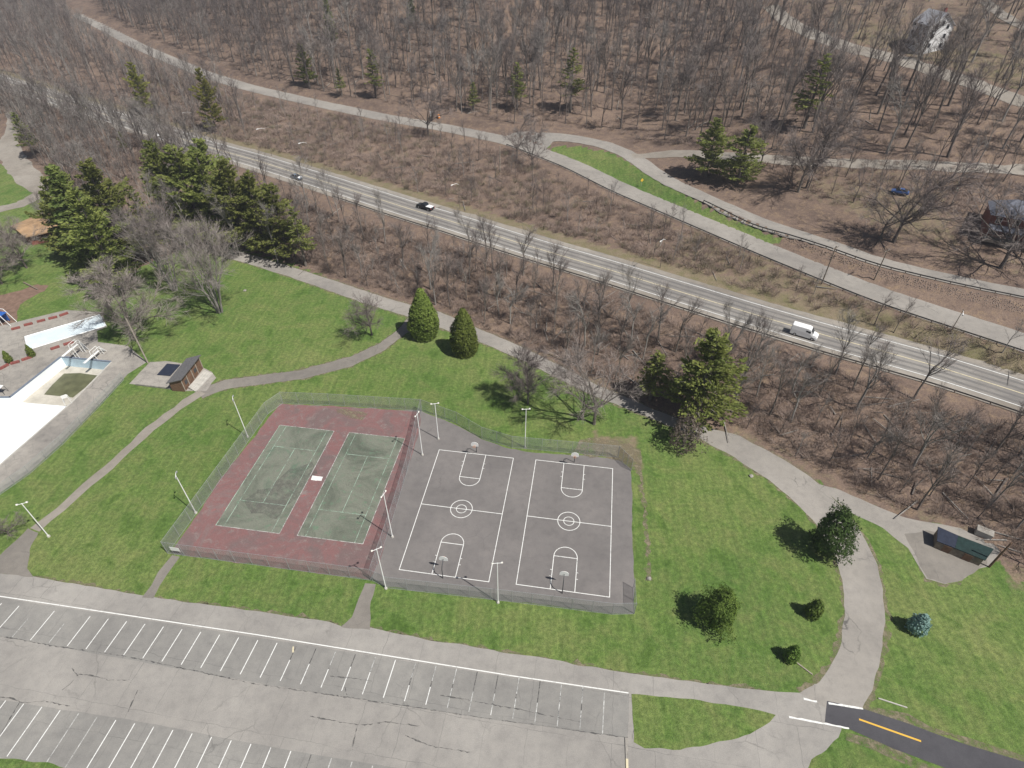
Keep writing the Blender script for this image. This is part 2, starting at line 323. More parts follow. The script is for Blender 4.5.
def resample(pts, step):
    out = []
    for a, b in zip(pts[:-1], pts[1:]):
        n = max(1, int((b-a).length/step)); out += [a+(b-a)*i/n for i in range(n)]
    return out+[pts[-1]]
def catmull(pts, n=8):
    q = [pts[0]*2-pts[1]]+list(pts)+[pts[-1]*2-pts[-2]]; out = []
    for i in range(1, len(q)-2):
        p0, p1, p2, p3 = q[i-1:i+3]
        for j in range(n):
            t = j/n; out.append(.5*((2*p1)+(-p0+p2)*t+(2*p0-5*p1+4*p2-p3)*t*t+(-p0+3*p1-3*p2+p3)*t**3))
    return out+[pts[-1]]
def V2(pxs): return [Vector(P(a, b)[:2]) for a, b in pxs]
def sheet(name, pxs, z, mat, jitter=.1, kind='structure', step=.8, curve=False, world=False):
    """flat polygon outlined on the park's level ground, with a slightly ragged edge"""
    pts = [Vector(p) for p in pxs] if world else [Vector(flat(a, b)) for a, b in pxs]
    pts = pts+[pts[0]]
    if curve: pts = catmull(pts, 6)
    ring = resample(pts, step)[:-1]
    rnd = random.Random(name); n = len(ring)
    off = [rnd.gauss(0, 1) for _ in range(n)]; off = [(off[i-1]+off[i]*1.5+off[(i+1) % n])/2.5 for i in range(n)]
    out = []
    for i, p in enumerate(ring):
        d = (ring[(i+1) % n]-ring[i-1]); nn = Vector((-d.y, d.x)); nn = nn.normalized() if nn.length > 1e-6 else nn
        out.append(p+nn*off[i]*jitter)
    bm = bmesh.new(); f = bm.faces.new([bm.verts.new((p.x, p.y, z)) for p in out])
    if f.calc_center_median() and f.normal.z < 0: f.normal_flip()
    bm.normal_update()
    if f.normal.z < 0: f.normal_flip()
    bmesh.ops.triangulate(bm, faces=bm.faces); me = bpy.data.meshes.new(name); bm.to_mesh(me); bm.free()
    return link(name, me, mat, kind=kind)
def ribbon(name, center, w, dz, mat, kind='structure', jitter=.0, across=4, step=2., off=0., dash=None, parent=None):
    """strip draped on the terrain; center = list of 2D Vectors; w may be a pair (start, end)"""
    c = resample(center, step); n = len(c); rnd = random.Random(name); v = []; f = []; L = 0
    w0, w1 = w if hasattr(w, '__len__') else (w, w); use = []
    for i, p in enumerate(c):
        d = (c[min(i+1, n-1)]-c[max(i-1, 0)]); d.normalize(); nn = Vector((-d.y, d.x)); ww = w0+(w1-w0)*i/(n-1)
        if i: L += (c[i]-c[i-1]).length
        use.append(dash is None or (L % (dash[0]+dash[1])) < dash[0])
        ja, jb = rnd.gauss(0, jitter), rnd.gauss(0, jitter)
        for a in range(across+1):
            u = a/across-.5; q = p+nn*(off+u*ww+(ja if a == 0 else jb if a == across else 0)); v.append((q.x, q.y, ground(q.x, q.y)+dz))
    m = across+1
    for i in range(n-1):
        if not use[i]: continue
        for a in range(across): f.append((i*m+a+1, i*m+a, (i+1)*m+a, (i+1)*m+a+1))
    me = bpy.data.meshes.new(name); me.from_pydata(v, [], f); me.update(); return link(name, me, mat, parent, kind if not parent else None)

# ------------------------------------------------------------------ terrain mesh
def axis(a, b, step, lo, hi, grow=1.06):
    mid = list(np.arange(a, b+step, step)); s = step; x = b+step
    while x < hi: s = min(s*grow, 5); mid.append(x); x += s
    s = step; x = a; left = []
    while x > lo: s = min(s*grow, 5); x -= s; left.append(x)
    return np.array(left[::-1]+mid)
GX = axis(-290, 170, 1.8, -700, 500); GY = axis(18, 390, 1.8, -60, 900)
XX, YY = np.meshgrid(GX, GY); ZZ = hz(XX, YY)
def proj_np(X, Y, Z):
    D = np.stack([X, Y, Z-CAMH], -1); w = D@fwd; ok = w > 1; w = np.where(ok, w, 1)
    return np.where(ok, 512+F*(D@RV)/w, -9e3), np.where(ok, 384-F*(D@UV)/w, 9e3)
PXX, PYY = proj_np(XX, YY, ZZ)
TT = XX*ET[0]+YY*ET[1]; SS = XX*ES[0]+YY*ES[1]
litter = (SS > ext(TT, CA)-1.6).astype(float)
LEFTWOOD = [(-400, -60), (60, -10), (160, 60), (240, 170), (215, 236), (150, 262), (120, 285), (95, 268), (60, 235), (60, 190), (40, 160), (20, 125), (-60, 110), (-400, 60)]
litter = np.maximum(litter, inpoly(PXX, PYY, LEFTWOOD))
for q in ([(-60, 170), (18, 165), (22, 190), (8, 205), (-60, 215)], ): litter = np.where(inpoly(PXX, PYY, q), 0, litter)
GREEN = [[(546, 147), (580, 147), (610, 152), (640, 168), (668, 184), (700, 203), (740, 222), (795, 240), (770, 246), (690, 214), (620, 185), (580, 168)]]
for q in GREEN: litter = np.where(inpoly(PXX, PYY, q), 0, litter)
verge = np.zeros_like(litter)
sb = SS-ext(TT, CB); sc_ = SS-ext(TT, CC); sd_ = SS-ext(TT, CD)
verge = np.where((sb > 5) & (sb < 11.5), .8, verge); verge = np.where((sb > 5) & (sc_ < -4), np.maximum(verge, (.15+.4*sstep(-90, -20, TT)+.2*sstep(20, 60, TT))*(TT > -90)), verge)
verge = np.where((sc_ > 4) & (sc_ < 7.5) & (TT > 40), .7, verge)
edge_a = SS-ext(TT, CA); verge = np.where((edge_a > -.5) & (edge_a < 2.6) & (TT > -60), .42, verge)
for q, w in (([(790, 160), (960, 175), (960, 250), (1060, 255), (1060, 285), (940, 262), (850, 215), (795, 195)], .38), ([(690, -30), (790, 0), (850, 35), (960, 70), (1060, 100), (1060, -30)], .40), ([(850, 42), (900, 54), (960, 72), (1060, 104), (1060, 66), (960, 46), (860, 20)], .6), ([(815, 182), (880, 186), (930, 205), (960, 240), (900, 230), (830, 205)], .55), ([(395, 318), (408, 310), (560, 372), (620, 420), (650, 455), (600, 455), (520, 440), (470, 400)], .0),
             ([(590, 430), (640, 440), (645, 470), (600, 460)], .75), ([(930, 560), (1060, 580), (1060, 640), (1000, 575)], .5)):
    verge = np.where(inpoly(PXX, PYY, q), w, verge)
nx, ny = len(GX), len(GY)
idx = np.arange(nx*ny).reshape(ny, nx); quads = np.stack([idx[:-1, :-1], idx[:-1, 1:], idx[1:, 1:], idx[1:, :-1]], -1).reshape(-1, 4)
# open the sheet where the sunken pool basin goes
POOL = [Vector(flat(a, b)) for a, b in ((-110, 399), (10, 397.5), (61, 357), (111, 362), (71, 402.5), (6, 459), (-60, 517), (-110, 560))]
grown = []
for i, p in enumerate(POOL):
    a, b = (p-POOL[i-1]).normalized(), (POOL[(i+1) % len(POOL)]-p).normalized(); nn = Vector((-(a+b).y, (a+b).x)).normalized()
    grown.append((p.x+nn.x*2.1, p.y+nn.y*2.1))
ZG = np.where(inpoly(XX, YY, grown), -4.5, ZZ)
me = np_mesh('ground', np.stack([XX.ravel(), YY.ravel(), ZG.ravel()], 1), quads)
for nm, arr in (('litter', litter), ('verge', verge)):
    a = me.attributes.new(nm, 'FLOAT', 'POINT'); a.data.foreach_set('value', arr.ravel().astype(np.float32))
for q in me.polygons: q.use_smooth = True
ground_o = link('ground', me, 'ground', kind='structure')

# ------------------------------------------------------------------ paved surfaces
lot_top = [(-80, 562), (0, 573), (33, 576), (100, 588), (150, 597), (256, 611), (330, 622), (345, 627), (370, 628), (430, 640), (512, 653), (610, 670), (700, 683), (770, 691), (800, 693)]
sheet('parking_lot', [(-80, 562)]+lot_top[1:]+[(815, 683), (845, 716), (838, 737), (812, 760), (790, 800), (-80, 800)], .006, 'lot_asphalt', .08)
sheet('parking_stalls', [(-60, 588), (0, 598), (256, 637), (512, 678), (629, 694), (627, 738), (490, 719), (256, 683), (0, 636), (-60, 626)], .011, 'stall_asphalt', .03)
sheet('parking_stalls', [(-60, 690), (0, 700), (125, 719), (256, 744), (420, 772), (420, 830), (58, 830), (64, 769), (0, 757), (-60, 745)], .011, 'stall_asphalt', .03)
sheet('grass_island', [(631.5, 694), (700, 701), (760, 710.5), (776, 715), (770, 723), (750, 734), (720, 743), (680, 749), (645, 748), (634, 742)], .03, None, .1).data.materials.append(MT['ground'])
sheet('grass_strip', [(-80, 742), (0, 757), (40, 763.5), (66, 768), (60, 800), (-80, 800)], .03, None, .1).data.materials.append(MT['ground'])
park_in = [(800, 693), (818, 682), (832, 664), (841, 642), (845, 610), (843, 580), (835, 555), (820, 528), (800, 506), (770, 481), (735, 458), (700, 439), (655, 420), (620, 406), (588, 393), (560, 379), (520, 359), (480, 342), (440, 328), (405, 316), (370, 305), (330, 291), (290, 277), (256, 266), (225, 257), (205, 251)]
park_out = [(205, 241), (225, 248), (256, 256), (295, 268), (335, 281), (375, 294), (410, 305), (440, 312), (482, 330), (520, 346), (560, 366), (600, 386), (650, 408), (700, 426), (740, 436), (790, 463), (822, 486), (848, 514), (866, 541), (877, 565), (883, 590), (885, 622), (881, 656), (872, 690), (863, 709), (840, 716)]
sheet('park_road', park_in+park_out, .012, 'road_asphalt', .09)
sheet('park_road_branch', [(818, 484), (835, 488), (870, 503), (903, 517), (935, 524), (960, 528), (1002, 548), (990, 566), (975, 570), (962, 580), (945, 584), (926, 579), (919, 566), (908, 548), (882, 528), (858, 516), (846, 510)], .016, 'road_asphalt', .08)
foot = [(408, 318), (398, 330), (380, 343), (350, 357), (300, 370), (256, 376), (225, 380), (200, 388)]
foot2 = [(202, 398), (226, 389), (256, 385), (302, 379), (352, 366), (385, 350), (405, 334), (425, 322)]
sheet('footpath', foot+foot2, .010, 'path_asphalt', .07)
sheet('shelter_pad', [(905, 534), (926, 530), (944, 533), (960, 536), (985, 552), (988, 565), (975, 570), (962, 580), (945, 584), (927, 579), (920, 566), (912, 550)], .019, 'path_asphalt', .12)
ribbon('footpath', V2([(202, 392), (186, 402), (150, 429), (100, 475), (60, 509), (35, 530)]), (2.0, 1.8), .014, 'gravel', jitter=.12, across=2)
sheet('footpath', [(28, 528), (38, 533), (30, 550), (28, 568), (33, 577), (-20, 571), (-20, 560), (0, 556), (12, 544)], .017, 'path_asphalt', .1)
ribbon('footpath', V2([(176, 556), (163, 573), (148, 598)]), (1.3, 1.6), .015, 'path_asphalt', jitter=.08, across=2)
sheet('footpath', [(365, 583), (376, 584), (371, 602), (370, 630), (341, 627), (352, 617)], .018, 'path_asphalt', .08)
ribbon('dirt_path', V2([(637, 459), (641, 478), (644, 505), (647, 535), (648.5, 562), (649, 581)]), (.75, .55), .012, 'dirt_worn', jitter=.2, across=2, step=.6)
sheet('dirt_path', [(590, 436), (618, 440), (640, 448), (640, 470), (628, 466), (600, 458), (572, 452)], .009, 'dirt_worn', .4)
# new tarmac drive
sheet('new_road', [(827, 701), (863, 708.5), (908, 723.5), (968, 745), (1024, 762), (1090, 784), (1090, 830), (1010, 792), (943, 767), (893, 748.5), (849, 729), (825, 722)], .022, 'new_asphalt', .03)
ribbon('gravel_shoulder', V2([(866, 707), (909, 721), (969, 742.5), (1025, 759.5), (1090, 781)]), .9, .015, 'dirt_worn', jitter=.2, across=2)
ribbon('gravel_shoulder', V2([(846, 733), (890, 752), (940, 771.5), (1000, 795)]), .8, .015, 'dirt_worn', jitter=.2, across=2)
ribbon('road_line', V2([(859, 719.3), (921, 741.3)]), .22, .027, 'yellow_paint', across=1)
for a, b, w in (((803.5, 698.7), (817, 702), .22), ((828.5, 703.2), (863, 708.8), .22), ((789, 717), (849, 728.5), .20)): ribbon('crossing_line', V2([a, b]), w, .028, 'white_paint', across=1, step=.5, jitter=.02)
# worn soil margins where turf meets tarmac
for c, w in ((park_in, .9), (park_out[:-1], 1.0), (foot, .6), (foot2, .6), ([(-60, 564)]+lot_top[1:-1], .5), ([(905, 519), (919, 548), (920, 566), (926, 580), (945, 585), (962, 581)], .7)): ribbon('soil_margin', V2(c), w, .0055, 'dirt_worn', jitter=.22, across=2, step=.7)
# parking paint
ribbon('parking_line', V2([(-40, 589.7), (0, 596.3), (256, 634.6), (512, 675.8), (628.5, 693)]), .14, .017, 'white_paint', across=1)
tA, tB = Vector(flat(54.5, 611)), Vector(flat(604.5, 690)); bA, bB = Vector(flat(30.5, 640)), Vector(flat(602.5, 733.5))
lines, lines_w, tars = MB(), MB(), MB()
def stripe(mb, a, b, w, z):
    d = (b-a).normalized(); n = Vector((-d.y, d.x))*w/2; mb.add([(a.x+n.x, a.y+n.y, z), (a.x-n.x, a.y-n.y, z), (b.x-n.x, b.y-n.y, z), (b.x+n.x, b.y+n.y, z)], [(0, 1, 2, 3)])
rr = random.Random(3)
for i in range(-4, 31):
    u = (i-2)/28; t = tA.lerp(tB, u); bt = bA.lerp(bB, u)
    if i in (1, 3): stripe(lines_w, t.lerp(bt, .35), bt, .11, .018); continue
    if i >= 14 and i not in (14, 20, 30):
        stripe(tars, t, bt.lerp(t, .1), .13, .017); stripe(lines_w if i > 22 else lines, t.lerp(bt, rr.uniform(.35, .6)), bt, .11, .019)
        if rr.random() < .5: stripe(lines_w, t, t.lerp(bt, .4), .1, .0185)
    else: stripe(lines if i < 28 else lines_w, t, bt, .12, .018)
c0, c1 = Vector(flat(42, 707)), Vector(flat(251, 744)); e0 = Vector(flat(7, 756.5)); dl = e0-c0
for i in range(-3, 24):
    u = i/11.; t = c0.lerp(c1, u); bt = t+dl
    if i in (2, 3): stripe(lines_w, t, bt, .11, .018); continue
    if i == 14: stripe(tars, t, bt, .12, .017); continue
    stripe(lines if i < 14 else lines_w, t, bt, .12, .018)
for mb, mt in ((lines, 'white_paint'), (lines_w, 'white_paint_worn'), (tars, 'tar')): mb.build('parking_lines' if mt != 'tar' else 'tar_seams', mt, kind='structure')
def squiggle(pxs, w, z=.0195, mat='tar'): ribbon('tar_seams', V2(pxs), (w, w*.6), z, mat, jitter=.05, across=1, step=.35)
for q in ([(72, 668), (78, 676), (70, 684), (62, 690)], [(78, 674), (90, 675), (108, 680), (130, 680)], [(0, 697), (12, 698), (22, 703), (45, 701), (70, 706)], [(0, 636), (60, 647), (130, 657), (256, 684), (380, 702), (490, 719), (560, 728), (628, 738)],
          [(310, 716), (340, 722), (362, 725), (385, 722), (420, 726)], [(330, 676), (350, 678), (372, 681)], [(345, 687), (347, 695)], [(405, 735), (430, 746), (470, 752)], [(440, 695), (512, 708), (580, 722)], [(20, 702), (8, 722), (0, 735)], [(138, 690), (128, 712)], [(357, 727), (352, 750)], [(640, 694), (632, 740)]): squiggle(q, .085)

# ------------------------------------------------------------------ sports courts
sheet('court_asphalt', [(283, 404), (330, 406), (420, 411), (436, 417), (456, 425), (481, 439), (511, 449), (537, 453), (587, 456), (617, 459), (631, 468), (632.5, 500), (633.5, 576), (634.5, 613.5), (612, 613.5), (562, 607), (512, 601), (386, 587), (372, 580), (170, 553)], .008, 'court_asphalt', .08)
ta = -.1383; tcs = [Vector((-41.13, 69.75)), Vector((-27.30, 67.90))]
red = [(280, 404), (330, 406), (420, 411.5), (421, 425), (407, 470), (392, 520), (379, 560), (371, 580), (170, 553), (222, 478)]
sheet('tennis_surround', red, .013, 'tennis_red', .12)
def frame(c, a):
    ex = Vector((math.cos(a), math.sin(a))); ey = Vector((-math.sin(a), math.cos(a))); return lambda x, y: c+ex*x+ey*y
for c in tcs:
    f = frame(c, ta); sheet('tennis_court', [f(-5.5, 11.9), f(5.5, 11.9), f(5.5, -11.9), f(-5.5, -11.9)], .018, 'tennis_green', .03, world=True)
tl, bl_ = MB(), MB()
def ln(mb, f, a, b, w, z): stripe(mb, f(*a), f(*b), w, z)
for c in tcs:
    f = frame(c, ta)
    for x in (-5.485, 5.485): ln(bl_ if x > 0 or c is tcs[1] else tl, f, (x, -11.9), (x, 11.9), .1, .0235)
    for x in (-4.115, 4.115): ln(tl, f, (x, -11.885), (x, 11.885), .07, .0225)
    for y in (-11.885, 11.885): ln(bl_, f, (-5.485, y), (5.485, y), .09, .0245)
    for y in (-6.4, 6.4): ln(tl, f, (-4.115, y), (4.115, y), .07, .0215)
    ln(tl, f, (0, -6.4), (0, 6.4), .07, .0228)
tl.build('tennis_lines', 'tennis_paint', kind='structure'); bl_.build('tennis_lines', 'white_paint_worn', kind='structure')
worn('court_stain', (.150, .145, .130), .60, .22, .5, .9)
sheet('court_stain', [(262, 487), (290, 470), (312, 462), (316, 474), (296, 500), (276, 517), (252, 513), (248, 500)], .0195, 'court_stain', .5)
sheet('white_patch', [(312.5, 475.5), (323, 477), (321.5, 481), (311, 480)], .021, 'white_paint', .03, step=.3)
sheet('worn_court_edge', [(336, 409), (356, 411), (368, 414), (362, 421), (350, 418), (338, 413)], .016, 'dirt_worn', .25, step=.5)
ba = -.1428; bcs = [Vector((-8.34, 62.45)), Vector((9.55, 60.10))]; bw, bL = 13.92, 25.47
def arc(mb, f, c, r, a0, a1, w, z, n=28):
    v = []; fc = []
    for i in range(n+1):
        t = a0+(a1-a0)*i/n
        for rad in (r-w/2, r+w/2): q = f(c[0]+math.cos(t)*rad, c[1]+math.sin(t)*rad); v.append((q.x, q.y, z))
    fc = [(2*i, 2*i+1, 2*i+3, 2*i+2) for i in range(n)]; mb.add(v, fc)
bl = MB()
for c in bcs:
    f = frame(c, ba); h, l, w = bw/2, bL/2, .11
    for x in (-h, h): ln(bl, f, (x, -l-w/2), (x, l+w/2), w, .0142)
    for y in (-l, l): ln(bl, f, (-h, y), (h, y), w, .0152)
    ln(bl, f, (-h, 0), (h, 0), w, .0162)
    arc(bl, f, (0, 0), 1.83, 0, 2*math.pi, w, .0172, 40); arc(bl, f, (0, 0), .85, 0, 2*math.pi, w*.9, .0172, 30)
    for s in (-1, 1):
        y1 = s*(l-5.8)
        for x in (-1.83, 1.83): ln(bl, f, (x, s*(l-.05)), (x, y1), w, .0182)
        ln(bl, f, (-1.83, y1), (1.83, y1), w, .0192); arc(bl, f, (0, y1), 1.83, (0 if s < 0 else math.pi), (math.pi if s < 0 else 2*math.pi), w, .0202)
        for x in (-2.03, 2.03):
            for yy in (2.2, 3.3): ln(bl, f, (x-.12, s*(l-yy)), (x+.12, s*(l-yy)), .09, .0212)
bl.build('basketball_lines', 'white_paint', kind='structure')
fcs = [frame(c, ba) for c in bcs]
hlab = [('white fan backboard hoop at the far end of the left basketball court', 'white fan backboard hoop at the near end of the left basketball court'), ('white fan backboard hoop at the far end of the right basketball court', 'white fan backboard hoop at the near end of the right basketball court')]
def hoop(f, s, label):
    base = f(0, s*(bL/2+.45)); q = f(0, s*(bL/2-1)); d = (q-base).normalized(); n = Vector((-d.y, d.x))
    t = empty('basketball_hoop', (base.x, base.y, 0), label, 'basketball hoop', 'basketball hoops on the two courts', math.atan2(d.y, d.x))
    m = MB(); m.tube((0, 0, 0), (0, 0, 2.3), .07, .065, 8); m.tube((0, 0, 2.3), (.35, 0, 3.0), .065, .06, 8); m.tube((.35, 0, 3.0), (1.15, 0, 3.3), .06, .05, 8); m.tube((.2, 0, 2.7), (1.15, 0, 2.85), .03, .03, 6); m.build('post', 'dark_metal', t)
    prof = [(-.68, 2.9), (-.68, 3.3)]+[(-.68*math.cos(a), 3.3+.58*math.sin(a)) for a in np.linspace(.25, math.pi-.25, 9)]+[(.68, 3.3), (.68, 2.9), (.3, 2.82), (-.3, 2.82)]
    m = MB(); k = len(prof); m.add([(1.20, y, z) for y, z in prof]+[(1.25+.12*(z-2.8)*.0, y, z) for y, z in prof], [tuple(range(k)), tuple(range(k, 2*k))[::-1]]+[(i, (i+1) % k, k+(i+1) % k, k+i) for i in range(k)]); m.build('backboard', 'white_metal', t)
    m = MB(); pr = [Vector((1.55+.23*math.cos(a), .23*math.sin(a), 3.05)) for a in np.linspace(0, 2*math.pi, 17)]
    for a, b in zip(pr[:-1], pr[1:]): m.tube(a, b, .018, n=4)
    m.tube((1.25, 0, 3.05), (1.33, 0, 3.05), .03, n=4); m.build('rim', 'orange_plastic', t)
for i in range(2):
    for j, s in enumerate((1, -1)): hoop(fcs[i], s, hlab[i][j])

# ------------------------------------------------------------------ chain-link fences
def fence(pxs, label, h=3.0, posts=3.0, mat='chain_link', group='chain-link fences round the courts', world=False, z0=None):
    pts = [Vector(p) for p in pxs] if world else [Vector(flat(a, b)) for a, b in pxs]
    o = pts[0]; t = empty('chain_link_fence', (o.x, o.y, 0), label, 'fence', group); me_v = []; fc = []; uv = []; L = 0; rails = MB(); post_at = []
    for a, b in zip(pts[:-1], pts[1:]):
        l = (b-a).length; i0 = len(me_v)
        me_v += [(a.x-o.x, a.y-o.y, .05), (b.x-o.x, b.y-o.y, .05), (b.x-o.x, b.y-o.y, h), (a.x-o.x, a.y-o.y, h)]; fc.append((i0, i0+1, i0+2, i0+3)); uv += [(L, 0), (L+l, 0), (L+l, h), (L, h)]; L += l
        for z in (h, .06): rails.tube((a.x-o.x, a.y-o.y, z), (b.x-o.x, b.y-o.y, z), .022, n=5)
        n = max(1, round(l/posts)); post_at += [a.lerp(b, i/n) for i in range(n)]
    post_at.append(pts[-1]); me = bpy.data.meshes.new('mesh_panel'); me.from_pydata(me_v, [], fc); ul = me.uv_layers.new(name='UVMap')
    for i, u in enumerate(uv): ul.data[i].uv = u
    link('mesh_panel', me, mat, t); rails.build('rail', 'grey_metal', t)
    pm = MB(); pm.tube((0, 0, 0), (0, 0, h+.05), .035, n=6); pme = pm.mesh('post'); pme.materials.append(MT['grey_metal'])
    for p in post_at: q = link('post', pme, None, t); q.location = (p.x-o.x, p.y-o.y, 0)
    return t
fence([(283, 403.5), (268, 414), (222, 478), (168, 553)], 'chain-link fence along the left side of the red tennis courts')
fence([(168, 553.5), (270, 567), (371, 580.5)], 'chain-link fence along the near end of the red tennis courts')
fence([(283, 403.2), (330, 405), (421, 410.6)], 'chain-link fence along the far end of the red tennis courts')
fence([(421.5, 411), (407.5, 470), (392.5, 520), (372, 580)], 'chain-link fence between the red tennis courts and the grey basketball courts')
fence([(372.5, 581), (387, 588), (512, 602), (612, 614.5), (634, 614)], 'chain-link fence along the near end of the basketball courts')
fence([(422, 410.8), (457, 423.5), (482, 438.5), (512, 447.6), (587, 454.5), (617.5, 457.5)], 'chain-link fence along the far end of the basketball courts')
fence([(618, 457.6), (631, 471)], 'short chain-link return at the far right corner of the basketball courts', mat='chain_link_dark', posts=1.5)
fence([(634, 613.6), (633, 588)], 'short chain-link return at the near right corner of the basketball courts', h=2.4, posts=2.)
t = empty('notice_board', (*flat(179, 555.5), 0), 'small white notice panel tied to the near left corner of the tennis fence', 'sign', rz=ta)
m = MB(); m.box((0, -.06, 1.75), (1.55, .03, .9)); m.build('panel', 'white_metal', t, bevel=.01); m = MB(); m.tube((-.7, -.03, 0), (-.7, -.03, 2.2), .025); m.tube((.7, -.03, 0), (.7, -.03, 2.2), .025); m.build('post', 'grey_metal', t)

# ------------------------------------------------------------------ white floodlight poles
def flood(base, ytop, rz, label, double=True):
    p = Vector((*flat(*base), 0)); h = height_to(p, ytop)
    t = empty('floodlight_pole', p, label, 'light pole', 'white floodlight poles in the park', rz)
    m = MB(); m.tube((0, 0, .25), (0, 0, h), .085, .06, 8); m.build('pole', 'white_metal', t); m = MB(); m.tube((0, 0, 0), (0, 0, .28), .24, .2, 10); m.build('footing', 'pale_concrete', t)
    m = MB(); m.tube((-.65, 0, h-.05), (.65, 0, h-.05), .04, n=6); m.build('crossarm', 'white_metal', t)
    for s in ((-1, 1) if double else (1,)):
        m = MB(); m.add([(s*.65+a*.14, b*.7, h+c*.7) for a, b, c in ((-1, -.05, -.18), (1, -.05, -.18), (1, .12, .16), (-1, .12, .16), (-1, .25, -.3), (1, .25, -.3), (1, .32, 0), (-1, .32, 0))], [(0, 1, 2, 3), (7, 6, 5, 4), (0, 4, 5, 1), (1, 5, 6, 2), (2, 6, 7, 3), (3, 7, 4, 0)]); hd = m.build('floodlight', 'grey_metal', t)
        m = MB(); m.add([(s*.65+a*.12, b*.7-.01, h+c*.7) for a, b, c in ((-1, -.055, -.15), (1, -.055, -.15), (1, .1, .135), (-1, .1, .135))], [(0, 1, 2, 3)]); m.build('lens', 'lens', hd)
for b, y, rz, lab in (((248, 437), 398, -1.2, 'white floodlight pole by the far left side of the tennis courts'), ((196, 513), 475, -1.2, 'white floodlight pole by the near left side of the tennis courts'), ((49, 536.5), 503.5, .4, 'lone white floodlight pole beside the footpath left of the courts'),
                      ((422.5, 455), 414, 1.2, 'white floodlight pole inside the basketball side of the dividing fence, far end'), ((438.5, 439), 403.5, .2, 'white floodlight pole standing at the far left corner of the basketball courts'), ((392.5, 537), 494, 1.2, 'white floodlight pole at the middle of the dividing fence by the red court'),
                      ((386, 588.5), 549, .5, 'white floodlight pole at the near corner between tennis and basketball courts'), ((498, 602.5), 563, .1, 'white floodlight pole at the middle of the near basketball fence'), ((525, 447.5), 409, .1, 'white floodlight pole behind the far basketball fence near the bare tree')): flood(b, y, rz, lab)

# ------------------------------------------------------------------ roads on the slope
def P2(pxs): return [Vector(P(a, b)[:2]) for a, b in pxs]
def offset(c, o):
    out = []
    for i, p in enumerate(c):
        d = (c[min(i+1, len(c)-1)]-c[max(i-1, 0)]).normalized(); out.append(p+Vector((-d.y, d.x))*o)
    return out
def curve_pts(c, lo=None, hi=None, step=4):
    tt = np.arange(lo if lo is not None else c[0][0], hi if hi is not None else c[0][-1], step); ss = ext(tt, c)
    return [Vector((ET[0]*a+ES[0]*b, ET[1]*a+ES[1]*b)) for a, b in zip(tt, ss)]
hwy = curve_pts(CB, -420, 150); ribbon('highway', hwy, 14.4, .06, 'highway_asphalt', jitter=.06, across=6)
ribbon('highway_shoulder', offset(hwy, -6.0), 2.3, .075, 'gravel', jitter=.06, across=2); ribbon('highway_shoulder', offset(hwy, 6.3), 1.7, .075, 'gravel', jitter=.2, across=2)
worn('lane_wear', (.210, .204, .196), .56, .3, .35)
for o in (-3.3, -1.5, 1.5, 3.3): ribbon('tyre_tracks', offset(hwy, o), .75, .075, 'lane_wear', jitter=.08, across=2)
ribbon('highway_line', hwy, .26, .09, 'pale_yellow_paint', across=1)
for o in (-4.6, 4.7): ribbon('highway_line', offset(hwy, o), .22, .09, 'white_paint', across=1)
up_c = curve_pts(CC, CC[0][0]-40, 150); ribbon('upper_road', up_c, (8.2, 8.2), .07, 'road_asphalt', jitter=.1, across=4)
dr = catmull(P2([(540, 136), (562, 137), (587, 141), (610, 147), (632, 157), (652, 171), (670, 182), (687, 190), (727, 208), (768, 225), (830, 245), (880, 262), (950, 279), (1023, 294), (1100, 310)]), 5)
ribbon('upper_drive', dr, (7.5, 4.6), .09, 'road_asphalt', jitter=.12, across=3)
ribbon('junction_apron', P2([(505, 137), (530, 140), (552, 143)]), (5, 9), .10, 'road_asphalt', jitter=.3, across=3)
ribbon('gravel_drive', catmull(P2([(632, 156), (670, 154), (720, 156), (780, 160), (818, 162), (893, 165), (960, 167.5), (1018, 170), (1100, 173)]), 5), (4.6, 4.2), .10, 'gravel', jitter=.25, across=3)
ribbon('hilltop_road', catmull(P2([(770, 6), (793, 25), (843, 46), (903, 61), (958, 79), (1023, 102), (1100, 125)]), 5), 6, .12, 'gravel', jitter=.2, across=3)
ribbon('hilltop_road', catmull(P2([(985, 2), (1010, 20), (1060, 50)]), 5), 5, .12, 'gravel', jitter=.2, across=3)
ribbon('gravel_lane', catmull(P2([(-40, 100), (0, 103), (15, 112), (14, 130), (8, 142), (14, 160), (32, 180), (52, 192), (70, 205)]), 5), (6, 9.), .05, 'gravel', jitter=.3, across=3)
ribbon('gravel_lane', catmull(P2([(48, 188), (30, 200), (8, 208), (-40, 214)]), 5), 5.5, .055, 'gravel', jitter=.3, across=3)
